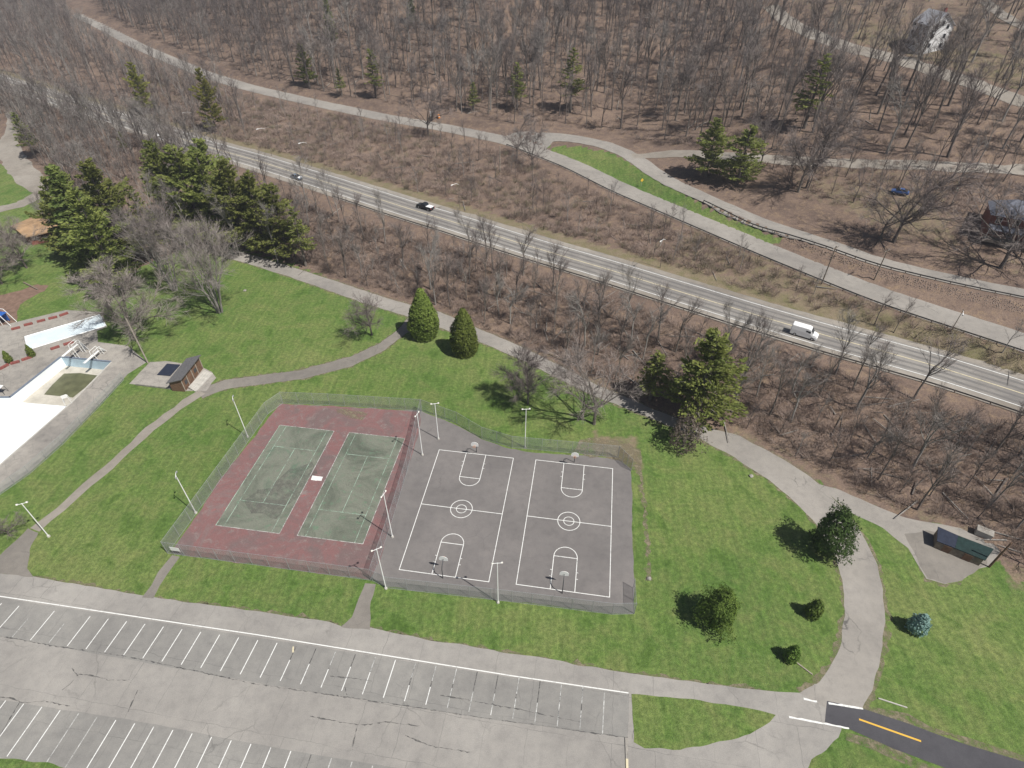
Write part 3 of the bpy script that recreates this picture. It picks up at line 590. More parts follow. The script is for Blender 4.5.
def guardrail(c, label, h=.75, col='rail_metal', group='steel guard rails along the roads', gap=4.):
    c = resample(c, 3.0); o = Vector((c[0].x, c[0].y, ground(*c[0]))); t = empty('guard_rail', o, label, 'guard rail', group)
    v = []; f = []
    for i, p in enumerate(c):
        z = ground(p.x, p.y)-o.z; d = (c[min(i+1, len(c)-1)]-c[max(i-1, 0)]).normalized(); n = Vector((-d.y, d.x))
        for a, b in ((-.03, h-.32), (.05, h-.24), (-.03, h-.16), (.05, h-.08), (-.03, h), (-.07, h), (-.07, h-.32)): v.append((p.x-o.x+n.x*a, p.y-o.y+n.y*a, z+b))
    for i in range(len(c)-1):
        for a in range(7): f.append((i*7+a, i*7+(a+1) % 7, (i+1)*7+(a+1) % 7, (i+1)*7+a))
    me = bpy.data.meshes.new('rail'); me.from_pydata(v, [], f); link('rail', me, col, t)
    m = MB(); m.box((0, 0, h/2-.1), (.15, .15, h+.2)); pme = m.mesh('post'); pme.materials.append(MT['old_wood']); pp = resample(c, gap)
    k = max(1, len(pp)//70+1)
    for p in pp[::k]: q = link('post', pme, None, t); q.location = (p.x-o.x, p.y-o.y, ground(p.x, p.y)-o.z)
guardrail(offset(curve_pts(CB, -150, 80, 3), -7.3), 'dark steel guard rail along the near edge of the highway')
guardrail(offset(curve_pts(CC, -130, 70, 3), -4.5), 'dark steel guard rail between the shrub bank and the upper road')
guardrail(offset(dr[38:], -2.6), 'dark steel guard rail along the drive above the reddish stone bank')

# ------------------------------------------------------------------ trees
def rot_about(v, axis, a): return Matrix.Rotation(a, 3, axis) @ v
def bare_proto(seed, h, spread=.42, stems=1, forks=5, twigs=900, fork_at=.35, droop=.0, tw=.022):
    """leafless deciduous tree: one mesh of trunk and limbs, one of fine twigs"""
    r = random.Random(seed); tr = MB(); tv = []; tf = []; ends = []
    def grow(p, d, L, rad, lev):
        segs = 3 if lev < 2 else 2; q = p
        for i in range(segs):
            d2 = (d+Vector((r.gauss(0, .11), r.gauss(0, .11), r.gauss(.03, .06)))).normalized(); e = q+d2*(L/segs); r1 = rad*(1-.45*(i+1)/segs); r0 = rad*(1-.45*i/segs)
            tr.tube(q, e, r0, r1, 6 if lev == 0 else 4 if lev < 2 else 3, cap=False)
            if lev >= 1: ends.append((q, e, d2, lev, L))
            if lev < 3 and (i > 0 or lev > 0):
                for _ in range(1 if lev else 2):
                    if r.random() < .85: side(e, d2, L*(.62 if lev else .5)*r.uniform(.7, 1.15), r1*.62, lev+1)
            q, d = e, d2
        if lev < 3:
            for _ in range(2): side(q, d, L*.62*r.uniform(.7, 1.1), rad*.5, lev+1, .6)
    def side(p, d, L, rad, lev, k=1.):
        ax = d.orthogonal().normalized(); ax = rot_about(ax, d, r.uniform(0, 6.28)); grow(p, rot_about(d, ax, r.uniform(.35, .95)*k*(spread/.42)).normalized(), L, max(rad, .014), lev)
    for s in range(stems):
        a = 6.28*s/stems+r.uniform(-.4, .4); lean = .0 if stems == 1 else r.uniform(.15, .42)
        d = Vector((math.cos(a)*lean, math.sin(a)*lean, 1)).normalized(); base = Vector((math.cos(a), math.sin(a), 0))*(.0 if stems == 1 else .25)
        tl_ = h*fork_at; q = base; rad = h*.0125*(1 if stems == 1 else .75)
        for i in range(3):
            e = q+(d+Vector((r.gauss(0, .035), r.gauss(0, .035), 0))).normalized()*tl_/3; tr.tube(q-Vector((0, 0, .4 if i == 0 else 0)), e, rad*(1.25 if i == 0 else 1-.08*i), rad*(.95-.08*i), 7, cap=False); q = e
        grow(q, d, h*.30, rad*.72, 0)
        for _ in range(forks): side(base+(q-base)*r.uniform(.7, 1.), d, h*.27*r.uniform(.7, 1.1), rad*.5, 1, r.uniform(.8, 1.15))
    # fit the height
    zmax = max(v[2] for v in tr.v)
    for _ in range(twigs):
        q, e, d, lev, L = r.choice(ends)
        s = q.lerp(e, r.random()); ax = rot_about(d.orthogonal().normalized(), d, r.uniform(0, 6.28)); g = (rot_about(d, ax, r.uniform(.2, 1.0))+Vector((0, 0, .12-droop))).normalized()
        l = r.uniform(.5, 1.5)*h/14; w = tw*r.uniform(.7, 1.3)*h/14; o = g.orthogonal().normalized(); o = rot_about(o, g, r.uniform(0, 6.28))
        m = s+g*l*.55+Vector((r.gauss(0, .05), r.gauss(0, .05), r.gauss(0, .05))); t = s+g*l+Vector((r.gauss(0, .12), r.gauss(0, .12), r.gauss(.06, .1)))
        i = len(tv); tv += [s-o*w, s+o*w, m+o*w*.7, m-o*w*.7, t]; tf += [(i, i+1, i+2, i+3), (i+3, i+2, i+4, i+4)]
        b = m+rot_about(g, o, r.choice((-1, 1))*r.uniform(.4, .8))*l*.45; tv.append(b); tf.append((i+2, i+3, i+5, i+5))
    k = h/zmax; tr.v = [(a*k, b*k, c*k) for a, b, c in tr.v]; tv = [v*k for v in tv]
    tm = tr.mesh('trunk'); cm = bpy.data.meshes.new('crown'); cm.from_pydata([tuple(v) for v in tv], [], [q if q[2] != q[3] else q[:3] for q in tf]); cm.update()
    return tm, cm
def setmat(me, m): me.materials.clear(); me.materials.append(MT[m]); return me
FOREST = [bare_proto(10+i, 14, spread=.25, forks=4, twigs=650, fork_at=.5, tw=.016) for i in range(4)]         # tall narrow forest trees
FOREST_P = []
for i in range(3):
    a, b = bare_proto(30+i, 14, spread=.27, forks=4, twigs=700, fork_at=.45, tw=.016); FOREST_P.append((setmat(a, 'pale_bark'), setmat(b, 'pale_twig')))
for a, b in FOREST: setmat(a, 'bark'); setmat(b, 'twig')
SPREAD = [bare_proto(50+i, 14, spread=.55, forks=8, twigs=2600, fork_at=.2, tw=.014) for i in range(3)]           # open-grown spreading trees
for a, b in SPREAD: setmat(a, 'bark'); setmat(b, 'twig')
DENSE = [bare_proto(70+i, 14, spread=.5, forks=9, twigs=6500, fork_at=.18, tw=.012) for i in range(2)]
for a, b in DENSE: setmat(a, 'bark'); setmat(b, 'twig')
MULTI = [bare_proto(90+i, 14, spread=.34, stems=6, forks=3, twigs=6000, fork_at=.3, tw=.012) for i in range(2)]
for a, b in MULTI: setmat(a, 'pale_bark'); setmat(b, 'twig')
def place_tree(name, proto, loc, h, label, cat='tree', group=None, rz=None, href=14., wide=1.):
    t = empty(name, loc, label, cat, group, random.uniform(0, 6.28) if rz is None else rz); k = h/href; t.scale = (k*wide, k*wide, k)
    for nm, me in zip(('trunk', 'crown'), proto): link(nm, me, None, t)
    return t
def shade_mesh(name, h, seed, kind):
    """conifer or evergreen: trunk mesh + needle-clump mesh"""
    r = random.Random(seed); tr = MB(); v = []; f = []
    def tuft(c, s, d=None, n=3, out=None):
        for _ in range(n):
            a = Vector((r.gauss(0, 1), r.gauss(0, 1), r.gauss(0, .6))).normalized()
            if d is not None: a = (a*.6+d).normalized()
            b = a.orthogonal().normalized(); b = rot_about(b, a, r.uniform(0, 6.28))
            if out is not None:
                nn = (out+Vector((r.gauss(0, .45), r.gauss(0, .45), r.gauss(0, .45)))).normalized(); a = nn.orthogonal().normalized(); a = rot_about(a, nn, r.uniform(0, 6.28)); b = nn.cross(a)
            i = len(v); l = s*r.uniform(.7, 1.3); w = s*r.uniform(.22, .38); q = c+Vector((r.gauss(0, .25), r.gauss(0, .25), r.gauss(0, .18)))*s
            v.extend([q-a*l*.4, q+b*w, q+a*l*.7, q-b*w]); f.append((i, i+1, i+2, i+3))
    if kind in ('spruce', 'pine', 'ragged'):
        R0 = {'spruce': .21, 'pine': .30, 'ragged': .17}[kind]*h; z0 = {'spruce': .06, 'pine': .12, 'ragged': .28}[kind]*h
        tr.tube((0, 0, -.4), (0, 0, h*.97), h*.018, h*.003, 7); z = z0
        while z < h*.985:
            u = (z-z0)/(h-z0); prof = (1-u)**.8 if kind != 'pine' else min(1, (1-u)*1.7)**.75*(.75+.25*math.sin(u*15))
            n = {'spruce': 7, 'pine': 5, 'ragged': 4}[kind]
            for _ in range(n):
                if kind != 'spruce' and r.random() < (.12 if kind == 'pine' else .3): continue
                a = r.uniform(0, 6.28); L = R0*prof*r.uniform(.6, 1.18)+.25; dz = {'spruce': -.18, 'pine': .18, 'ragged': .05}[kind]+.5*u
                d = Vector((math.cos(a), math.sin(a), dz+r.gauss(0, .08))).normalized(); s = Vector((0, 0, z)); e = s+d*L
                tr.tube(s, e, .05*(1-u)+.02, .012, 3, cap=False); m = max(2, int(L/.30))
                for j in range(m):
                    w = (j+.6)/m
                    if w < .22 and kind != 'spruce': continue
                    c = s+d*L*w; sidev = Vector((-d.y, d.x, 0)); k = (1-abs(w-.55))*L*.24
                    for _ in range(3 if kind != 'ragged' else 2): tuft(c+sidev*r.uniform(-k, k)+Vector((0, 0, r.uniform(-.12, .1))), .40 if kind != 'ragged' else .38, d, 3)
            z += h*(.033 if kind != 'ragged' else .026)*r.uniform(.7, 1.3)
    else:                                             # dense oval or round crown of many small leaf sprays
        cone = kind == 'cone'; tr.tube((0, 0, -.3), (0, 0, h*.55), h*.03, h*.015, 7); RR = {'cone': .30, 'round': .50, 'small': .42}[kind]*h
        lob = [(r.uniform(0, 6.28), r.uniform(.1, .9), r.uniform(.55, 1.)) for _ in range(26)]
        N = {'cone': 4200 if h > 5 else 900, 'round': 3600, 'small': 900}[kind]
        for _ in range(N):
            a = r.uniform(0, 6.28); u = r.random()**.9
            prof = (math.sin(math.pi*min(1, u*.62+.36))**.8 if cone else math.sin(math.pi*(.14+.84*u))**.6)
            bulge = 1.
            for la, lu, ls in lob:
                dd = ((math.sin((a-la)/2)*2)**2*.9+((u-lu)*2.6)**2); bulge += (.42 if not cone else .16)*ls*math.exp(-dd*11)-(.012 if not cone else .005)
            rad = RR*prof*bulge*(1-.45*r.random()**2.2); c = Vector((math.cos(a)*rad, math.sin(a)*rad, h*(.03+.95*u)*(1 if cone else .95+.07*bulge-.05)))
            tuft(c*(1+(.16*r.random()**3 if not cone else (.16*r.random()**2 if h < 5 else .05*r.random()**2))), h*(.04 if cone else .042)*(2.3 if h < 5 else 1), None, 3 if h >= 5 else 2, Vector((math.cos(a), math.sin(a), (u-.35)*1.6)).normalized())
    tm = tr.mesh('trunk'); tm.materials.append(MT['bark']); cm = bpy.data.meshes.new('crown'); cm.from_pydata([tuple(q) for q in v], [], f); cm.update(); return tm, cm
def withmat(pr, m): return pr[0], setmat(pr[1], m)
SPR = [withmat(shade_mesh('s', 14, 5+i, 'spruce'), 'spruce_needles') for i in range(3)]; PIN = [withmat(shade_mesh('p', 14, 15+i, 'pine'), 'pine_needles') for i in range(3)]
RAG = [withmat(shade_mesh('r', 14, 25+i, 'ragged'), 'pine_needles') for i in range(2)]; YEL = withmat(shade_mesh('y', 14, 28, 'pine'), 'yellow_needles')
CON = [withmat(shade_mesh('c', 7, 33+i, 'cone'), 'arborvitae_leaf') for i in range(2)]
def at_px(b): return P(*b)
def tree_px(name, proto, b, ytop, label, group=None, wide=1., href=14., cat='tree', z=None):
    p = at_px(b); h = height_to(p, ytop); return place_tree(name, proto, p, h, label, cat, group, href=href, wide=wide), h
# park specimens
tree_px('arborvitae', CON[0], (425, 336), 290, 'larger clipped oval arborvitae beside the park road fork', wide=.92, href=7); tree_px('arborvitae', CON[1], (465, 353), 310, 'smaller pointed arborvitae on the lawn below the park road', wide=.88, href=7)
tree_px('pine_tree', PIN[0], (694, 420), 331, 'big bushy green pine overhanging the bend of the park road', wide=1.3)
tree_px('round_tree', withmat(shade_mesh('a', 7, 41, 'round'), 'dark_leaf'), (823, 551), 513, 'dark green round tree touching the curve of the park road', href=7, wide=.66)
tree_px('round_tree', withmat(shade_mesh('a', 7, 42, 'round'), 'olive_leaf'), (715, 622), 594, 'olive green round tree alone on the lawn right of the courts', href=7, wide=.76)
tree_px('round_bush', withmat(shade_mesh('a', 3, 43, 'cone'), 'olive_leaf'), (811, 615), 602, 'small dark bush on the lawn inside the road curve', href=3, cat='bush'); tree_px('round_bush', withmat(shade_mesh('a', 3, 44, 'cone'), 'olive_leaf'), (790, 659), 648, 'small dark bush at the end of the pale log', href=3, cat='bush')
tree_px('blue_spruce', withmat(shade_mesh('a', 4, 45, 'cone'), 'blue_needles'), (914, 630), 617, 'little blue spruce on the lawn right of the road curve', href=4, wide=1.15)
tree_px('twiggy_bush', withmat(shade_mesh('a', 5, 46, 'small'), 'purple_twig'), (683, 447), 417, 'rounded purplish leafless bush at the foot of the big pine', href=5, cat='bush', wide=1.1)
tree_px('bare_tree', SPREAD[0], (372, 335), 289, 'small bare tree on the lawn just left of the larger arborvitae', wide=1.1); tree_px('bare_tree', DENSE[0], (528, 404), 343, 'bare spreading tree behind the far basketball fence, left one of two', wide=.95)
tree_px('bare_tree', SPREAD[1], (594, 424), 345, 'bare spreading tree behind the far basketball fence, right one of two', wide=1.05); tree_px('bare_tree', MULTI[0], (220, 312), 222, 'pale many-stemmed bare tree leaning over the lawn left of the park road', wide=1.0)
tree_px('bare_tree', DENSE[1], (136, 338), 266, 'bare spreading tree overhanging the white wading basin', wide=1.15); tree_px('bare_tree', MULTI[1], (175, 290), 200, 'pale bare tree at the edge of the evergreen clump', wide=.9)
tree_px('bare_tree', DENSE[0], (27, 268), 214, 'bushy bare tree at the left edge below the tan roof', wide=1.1); tree_px('bare_tree', DENSE[1], (2, 284), 228, 'dark bare tree cut by the left edge above the bare soil', wide=1.1)
tree_px('bare_tree', SPREAD[1], (56, 233), 192, 'thin bare tree in front of the tan roofed building', wide=.5)
tree_px('bare_bush', SPREAD[2], (10, 536), 517, 'scruffy dark bare bush beside the lower end of the footpath', cat='bush', wide=1.2)
pc = [(12, 367, 'first'), (33.5, 356, 'second')]
tree_px('cone_bush', withmat(shade_mesh('a', 3, 48, 'cone'), 'arborvitae_leaf'), (10.5, 362.5), 352, 'left of the two small cone bushes by the red blocks', href=3, cat='bush', wide=.8); tree_px('cone_bush', withmat(shade_mesh('a', 3, 49, 'cone'), 'arborvitae_leaf'), (33, 356.5), 346, 'right of the two small cone bushes by the red blocks', href=3, cat='bush', wide=.8)
for i, (b, y, w) in enumerate([((150, 262), 196, .9), ((168, 248), 172, .8), ((140, 250), 185, .8), ((112, 250), 178, .7), ((196, 250), 178, .7), ((278, 262), 200, .8), ((240, 256), 184, .7), ((66, 252), 196, .7)]): tree_px('bare_tree', FOREST_P[i % 3], b, y, 'bare grey tree mixed in among the evergreens left of the park road', 'bare trees among the evergreens', w)
# evergreen clump on the left
g = 'evergreens in the clump beside the park road'
for i, (b, y, pr, w) in enumerate([((85, 262), 178, PIN[2], 1.), ((104, 275), 165, SPR[1], 1.1), ((122, 290), 190, PIN[1], 1.), ((130, 262), 160, PIN[1], 1.2), ((72, 250), 190, SPR[1], .9), ((160, 262), 185, RAG[0], 1.2), ((185, 238), 140, PIN[2], .9), ((206, 242), 145, PIN[0], 1.25), ((226, 246), 150, PIN[0], 1.), ((248, 250), 160, PIN[2], 1.2), ((268, 254), 172, PIN[1], 1.05), ((288, 258), 184, PIN[0], 1.15), ((306, 266), 205, RAG[1], 1.3), ((222, 222), 140, PIN[1], 1.2), ((170, 220), 150, RAG[0], 1.2), ((118, 238), 168, SPR[0], 1.05), ((98, 248), 172, PIN[0], .9)]):
    tree_px('evergreen_tree', pr, b, y, 'dark green conifer massed in the clump left of the park road', g, w)
for b, y, pr, w, lab in [((148, 114), 62, YEL, .9, 'yellowish conifer standing alone above the highway at the far left'), ((217, 132), 68, YEL, .8, 'yellowish conifer beside the highway verge, right of the other yellow one'), ((308, 86), 43, PIN[0], .95, 'green conifer at the foot of the wood above the upper road bend'), ((332, 40), -6, SPR[1], .8, 'green conifer cut by the top edge left of centre'), ((412, 22), -14, SPR[2], .8, 'green conifer cut by the top edge near the centre'),
                         ((517, 110), 62, RAG[0], 1.3, 'thin ragged conifer in the wood, left of two behind the road junction'), ((570, 112), 46, RAG[1], 1.4, 'thin ragged conifer in the wood, right of two behind the road junction'), ((474, 112), 82, RAG[0], 1.5, 'short ragged conifer beside the upper road'), ((376, 98), 48, RAG[1], 1.4, 'thin olive conifer in the wood above the upper road'), ((342, 96), 68, RAG[0], 1.4, 'short olive conifer at the roadside wood edge'),
                         ((706, 176), 118, PIN[2], 1.35, 'broad dark pine beside the gravel drive, left of a pair'), ((737, 184), 126, PIN[1], 1.35, 'broad dark pine beside the gravel drive, right of a pair'), ((804, 128), 52, RAG[1], 1.5, 'ragged yellow-green conifer among the bare trees on the right'), ((36, 158), 112, RAG[0], 1.4, 'olive conifer beside the gravel lane at the far left'), ((86, 118), 96, RAG[1], 1.6, 'small green conifer in the far left wood'), ((650, 400), 352, RAG[0], 1.8, 'dark ragged conifer pressed against the big pine'), ((126, 150), 132, PIN[2], 1., 'small green conifer at the top edge of the evergreen clump'), ((160, 160), 138, PIN[1], 1., 'green conifer poking above the evergreen clump')]:
    tree_px('conifer_tree', pr, b, y, lab, 'single conifers scattered in the woods', w)
# large bare trees of the yards on the right
for b, y, k, w, lab in [((893, 242), 148, 0, 1.1, 'wide bare yard tree left of the brick house'), ((880, 238), 180, 1, 1.1, 'short bare yard tree left of the widest yard tree'), ((1000, 268), 172, 2, 1.2, 'bare tree in front of the brick house'), ((1032, 262), 185, 0, 1., 'bare tree at the right edge by the brick house'), ((798, 192), 98, 1, .8, 'bare tree beside the gravel drive with crooked limbs'), ((806, 188), 105, 2, .8, 'bare tree right of the crooked one beside the gravel drive'), ((760, 168), 110, 0, .9, 'bare tree behind the broad dark pines'), ((428, 137), 78, 0, .9, 'bare rounded tree on the verge of the upper road'), ((517, 158), 112, 1, .9, 'bare tree at the guard rail near the road junction'), ((532, 168), 124, 2, .9, 'bare tree just right of the junction guard rail tree'), ((210, 118), 150, 1, .1, '')][:10]:
    tree_px('bare_tree', SPREAD[k], b, y, lab, 'large bare trees standing by the roads', w)

# ------------------------------------------------------------------ pool grounds
def FZ(px, py, z): return Vector((*flat(px, py, z), z))
rim = [(p.x, p.y) for p in POOL]
ZM, ZW = -1.15, -2.5
pool = empty('swimming_pool', (POOL[1].x, POOL[1].y, 0), 'drained white swimming pool with a deep end holding a green puddle', 'pool')
O = POOL[1]
def L3(p, z): return (p[0]-O.x, p[1]-O.y, z)
i_well = [1, 2, 3, 4]; i_main = [0, 1, 4, 5, 6, 7]
m = MB(); m.quadsheet([L3(rim[i], ZM) for i in i_main]); m.build('basin_floor', 'pool_white', pool)
m = MB()
for a, b, z in ((0, 1, ZM), (4, 5, ZM), (5, 6, ZM), (6, 7, ZM), (1, 2, ZW)): m.quadsheet([L3(rim[a], z), L3(rim[b], z), L3(rim[b], .03), L3(rim[a], .03)])
m.quadsheet([L3(rim[1], ZM-.001), L3(rim[4], ZM-.001), L3(Vector(rim[4]).lerp(Vector(rim[3]), .06), ZW), L3(Vector(rim[1]).lerp(Vector(rim[2]), .10), ZW)]); m.build('white_wall', 'pool_white', pool)
m = MB()
for a, b in ((2, 3), (3, 4)): m.quadsheet([L3(rim[a], ZW), L3(rim[b], ZW), L3(rim[b], .03), L3(rim[a], .03)])
m.build('blue_wall', 'pool_blue', pool)
m = MB(); m.quadsheet([L3(rim[i], ZW) for i in i_well]); m.build('deep_floor', 'pool_floor', pool)
al = [FZ(a, b, ZW+.02) for a, b in ((44, 394.5), (52, 385), (64, 373.5), (80, 373), (98, 375.5), (86, 387), (73, 397.5))]
m = MB(); m.quadsheet([(p.x-O.x, p.y-O.y, p.z) for p in al]); m.build('puddle', 'algae_water', pool)
m = MB()
for a, b in ((0, 1), (1, 2), (2, 3)):
    p, q = Vector(rim[a]), Vector(rim[b]); d = (q-p).normalized(); n = Vector((-d.y, d.x))
    m.add([L3(p+n*o, z) for o, z in ((-.02, .09), (.32, .09), (.32, .0), (-.02, -.1))]+[L3(q+n*o, z) for o, z in ((-.02, .09), (.32, .09), (.32, .0), (-.02, -.1))], [(0, 1, 5, 4), (1, 2, 6, 5), (3, 0, 4, 7)])
m.build('coping', 'pool_rim', pool)
m = MB()
for a, b in ((3, 4), (4, 5), (5, 6)):
    p, q = Vector(rim[a]), Vector(rim[b]); d = (q-p).normalized(); n = Vector((-d.y, d.x)); m.add([L3(p+n*o, .05) for o in (.32, -.02)]+[L3(q+n*o, .05) for o in (-.02, .32)], [(0, 1, 2, 3)])
m.build('pale_coping', 'pale_concrete', pool)
sheet('pool_deck', [(-110, 399), (10, 397.5), (61, 357), (111, 362), (71, 402.5), (6, 459), (-60, 517), (-110, 560), (-110, 610), (-20, 511), (0, 493), (30, 472), (62, 443), (100, 404), (128, 374), (147, 362), (128, 346), (98, 342), (97, 331), (107, 327), (102, 312), (66, 310), (0, 326), (-110, 352)], .02, 'deck_concrete', .015)
sheet('booth_pad', [(129, 384), (150, 362), (166, 361), (200, 366), (212, 372), (216, 378), (206, 391), (188, 391), (160, 388)], .024, 'deck_concrete', .05)
fence([(-40, 526), (0, 495), (30, 474), (63, 444.5), (100, 406), (124, 380)], 'chain-link fence along the grass edge of the pool deck', h=2.0, group=None)
wq = [Vector(flat(*a)) for a in ((25, 337), (100, 315), (106, 326), (28, 350))]; w0 = wq[0]
t = empty('wading_basin', (w0.x, w0.y, .02), 'shallow white wading basin shaded blue at its right end', 'basin')
m = MB(); m.quadsheet([(p.x-w0.x, p.y-w0.y, .03) for p in wq]); m.build('floor', 'basin_white', t)
m = MB()
for i in range(4):
    p, q = wq[i]-w0, wq[(i+1) % 4]-w0; m.tube((p.x, p.y, .06), (q.x, q.y, .06), .12, n=6)
m.build('kerb', 'pool_white', t)
def block(a, b, label):
    p, q = Vector(flat(*a)), Vector(flat(*b)); c = (p+q)/2; d = q-p; o = MB().box((0, 0, .22), (d.length, .55, .44)).build('red_block_bench', 'red_brick', loc=(c.x, c.y, .02), bevel=.03)
    o.rotation_euler.z = math.atan2(d.y, d.x); tag(o, label, 'bench', 'low red block benches by the pool')
ORD = ('leftmost', 'second from left', 'middle', 'fourth from left', 'rightmost')
for i, (a, b) in enumerate((((12, 330), (20.5, 328)), ((24.5, 326), (33, 324)), ((37.5, 322.5), (45.5, 320.5)), ((49, 319.5), (57.5, 317.5)), ((60, 316.5), (68.5, 313.5)))): block(a, b, 'low red block bench above the wading basin, %s of five' % ORD[i])
for i, (a, b) in enumerate((((0, 370), (9, 365)), ((11, 364.5), (20, 362)), ((22, 361), (32, 357.5)), ((51, 350), (60, 347)), ((64, 345.5), (74, 342.5)))): block(a, b, 'low red block bench between the basin and the pool, %s of five' % ORD[i])
# diving boards at the deep end
dvd = (Vector(rim[3])-Vector(rim[2])).normalized(); inn = Vector((dvd.y, -dvd.x))
def diving(px, h, label, L=4.6):
    p = Vector(flat(*px)); t = empty('diving_board', (p.x, p.y, .02), label, 'diving board', 'diving boards at the deep end', math.atan2(inn.y, inn.x))
    m = MB(); m.box((L*.3, 0, h), (L, .55, .1)); m.build('board', 'white_metal', t, bevel=.02); m = MB()
    for y in (-.42, .42):
        for x in (-1.2, .9): m.tube((x-.25, y, 0), (x, y, h-.08), .07, n=6)
        m.tube((-1.2, y, h-.05), (-1.2, y, h+1.0), .05, n=6); m.tube((-1.2, y, h+1.0), (.8, y, h+1.0), .05, n=6); m.tube((.8, y, h+1.0), (.9, y, h-.05), .05, n=6); m.tube((-2.4, y, 0), (-1.2, y, h+.9), .06, n=6)
    m.build('frame', 'white_metal', t); m = MB()
    for i in range(1, int(h/.3)+1): m.box((-2.4+1.2*i*.3/(h+.9), 0, i*.3), (.12, .8, .05))
    m.build('ladder', 'white_metal', t)
diving((80, 356), 2.6, 'taller white diving board over the deep end'); diving((98, 357.5), 1.2, 'lower white diving board over the deep end')
def guard_chair(px, label, rz, legs='white_metal'):
    p = Vector(flat(*px)); t = empty('lifeguard_chair', (p.x, p.y, .05), label, 'chair', 'lifeguard chairs by the pool', rz)
    for x in (-.45, .45):
        for y in (-.45, .45): MB().tube((x*1.3, y*1.3, 0), (x, y, 1.6), .04, n=6).build('leg', legs, t)
    MB().box((0, 0, 1.62), (1.0, 1.0, .08)).build('seat', 'white_metal', t, bevel=.02); MB().box((-.45, 0, 2.0), (.08, 1.0, .7)).build('backrest', 'white_metal', t, bevel=.02)
guard_chair((68.5, 403), 'white lifeguard chair on the pool edge beside the deck walkway', 2.2); guard_chair((4, 393), 'white topped lifeguard chair with dark legs at the left pool corner', 0, 'dark_metal')
# playground slide and bare patch
sheet('bare_patch', [(-30, 306), (0, 295), (22, 290), (38, 284), (48, 286), (46, 291), (30, 298), (18, 305), (18, 318), (12, 331), (0, 333), (-30, 340)], .012, 'bare_soil', .25)
p = Vector(flat(5.5, 323)); t = empty('playground_slide', (p.x, p.y, 0), 'blue playground slide with white tube frame on bare soil', 'slide', None, 3.0)
m = MB()
for i in range(8):
    u0, u1 = i/8, (i+1)/8; z0, z1 = 2.6-2.3*u0**.8, 2.6-2.3*u1**.8
    for y0, y1, dz0, dz1 in ((-.7, -.7, .35, 0), (-.7, .7, 0, 0), (.7, .7, 0, .35)): m.quadsheet([(u0*5, y0, z0+dz0), (u0*5, y1, z0+dz1), (u1*5, y1, z1+dz1), (u1*5, y0, z1+dz0)])
m.build('chute', 'slide_blue', t); m = MB()
for y in (-.9, .9):
    m.tube((-2.2, y, 0), (-.6, y, 3.4), .07); m.tube((-.6, y, 3.4), (.5, y, 3.4), .07); m.tube((.5, y, 3.4), (1.2, y, 2.2), .07); m.tube((.0, y, 2.6), (0, y, 0), .07)
m.build('frame', 'white_metal', t); MB().box((-.3, 0, 2.6), (1.6, 1.7, .1)).build('platform', 'slide_blue', t); MB().box((.5, -.85, 1.4), (2.2, .08, 2.3)).build('side_panel', 'slide_blue', t)
def log(a, b, w, label, mat, z=.03):
    p, q = Vector(flat(*a)), Vector(flat(*b)); d = q-p; o = MB().box((0, 0, w/2), (d.length, w, w)).build('timber_rail', mat, loc=((p.x+q.x)/2, (p.y+q.y)/2, 0), bevel=.03); o.rotation_euler.z = math.atan2(d.y, d.x); tag(o, label, 'timber')
log((793.5, 660.5), (812.5, 675), .16, 'pale timber rail lying on the lawn below the small bush', 'weathered_wood'); log((878, 698.5), (907, 708), .16, 'pale timber rail lying beside the new tarmac road', 'pale_concrete')
log((24, 283), (38, 290), .35, 'dark log lying on the bare soil by the slide', 'old_wood')
p0, p1, p2 = (Vector(flat(*q)) for q in ((626, 738), (626.8, 759), (627.2, 775)))
t = empty('kerb_stone', (p0.x, p0.y, 0), 'weathered kerb stone with a yellow painted end at the car park edge', 'kerb'); d = p2-p0
for nm, a, b, mt in (('grey_kerb', p0, p1, 'stone'), ('painted_end', p1, p2, 'pale_yellow_paint')):
    e = b-a; k = MB().box((0, 0, .07), (e.length, .3, .14)).build(nm, mt, t, bevel=.02); k.location = ((a+b)/2-p0).to_3d(); k.rotation_euler.z = math.atan2(e.y, e.x)
ribbon('paint_mark', V2([(293.6, 646.5), (292.8, 652.5)]), .2, .0205, 'pale_yellow_paint', across=1, step=.4, jitter=.05)
def rock(px, s, label):
    bm = bmesh.new(); bmesh.ops.create_icosphere(bm, subdivisions=2, radius=s); r = random.Random(px[0])
    for v in bm.verts: v.co *= r.uniform(.8, 1.15); v.co.z = v.co.z*.6+s*.35
    me = bpy.data.meshes.new('stone'); bm.to_mesh(me); bm.free(); o = link('stone', me, 'stone', loc=P(*px)); tag(o, label, 'stone')
rock((751, 476.5), .38, 'lone grey stone on the lawn under the park road'); rock((649, 579), .35, 'grey stone at the lower end of the worn dirt track'); rock((245, 291), .4, 'dark stone on the lawn under the pale leaning tree')
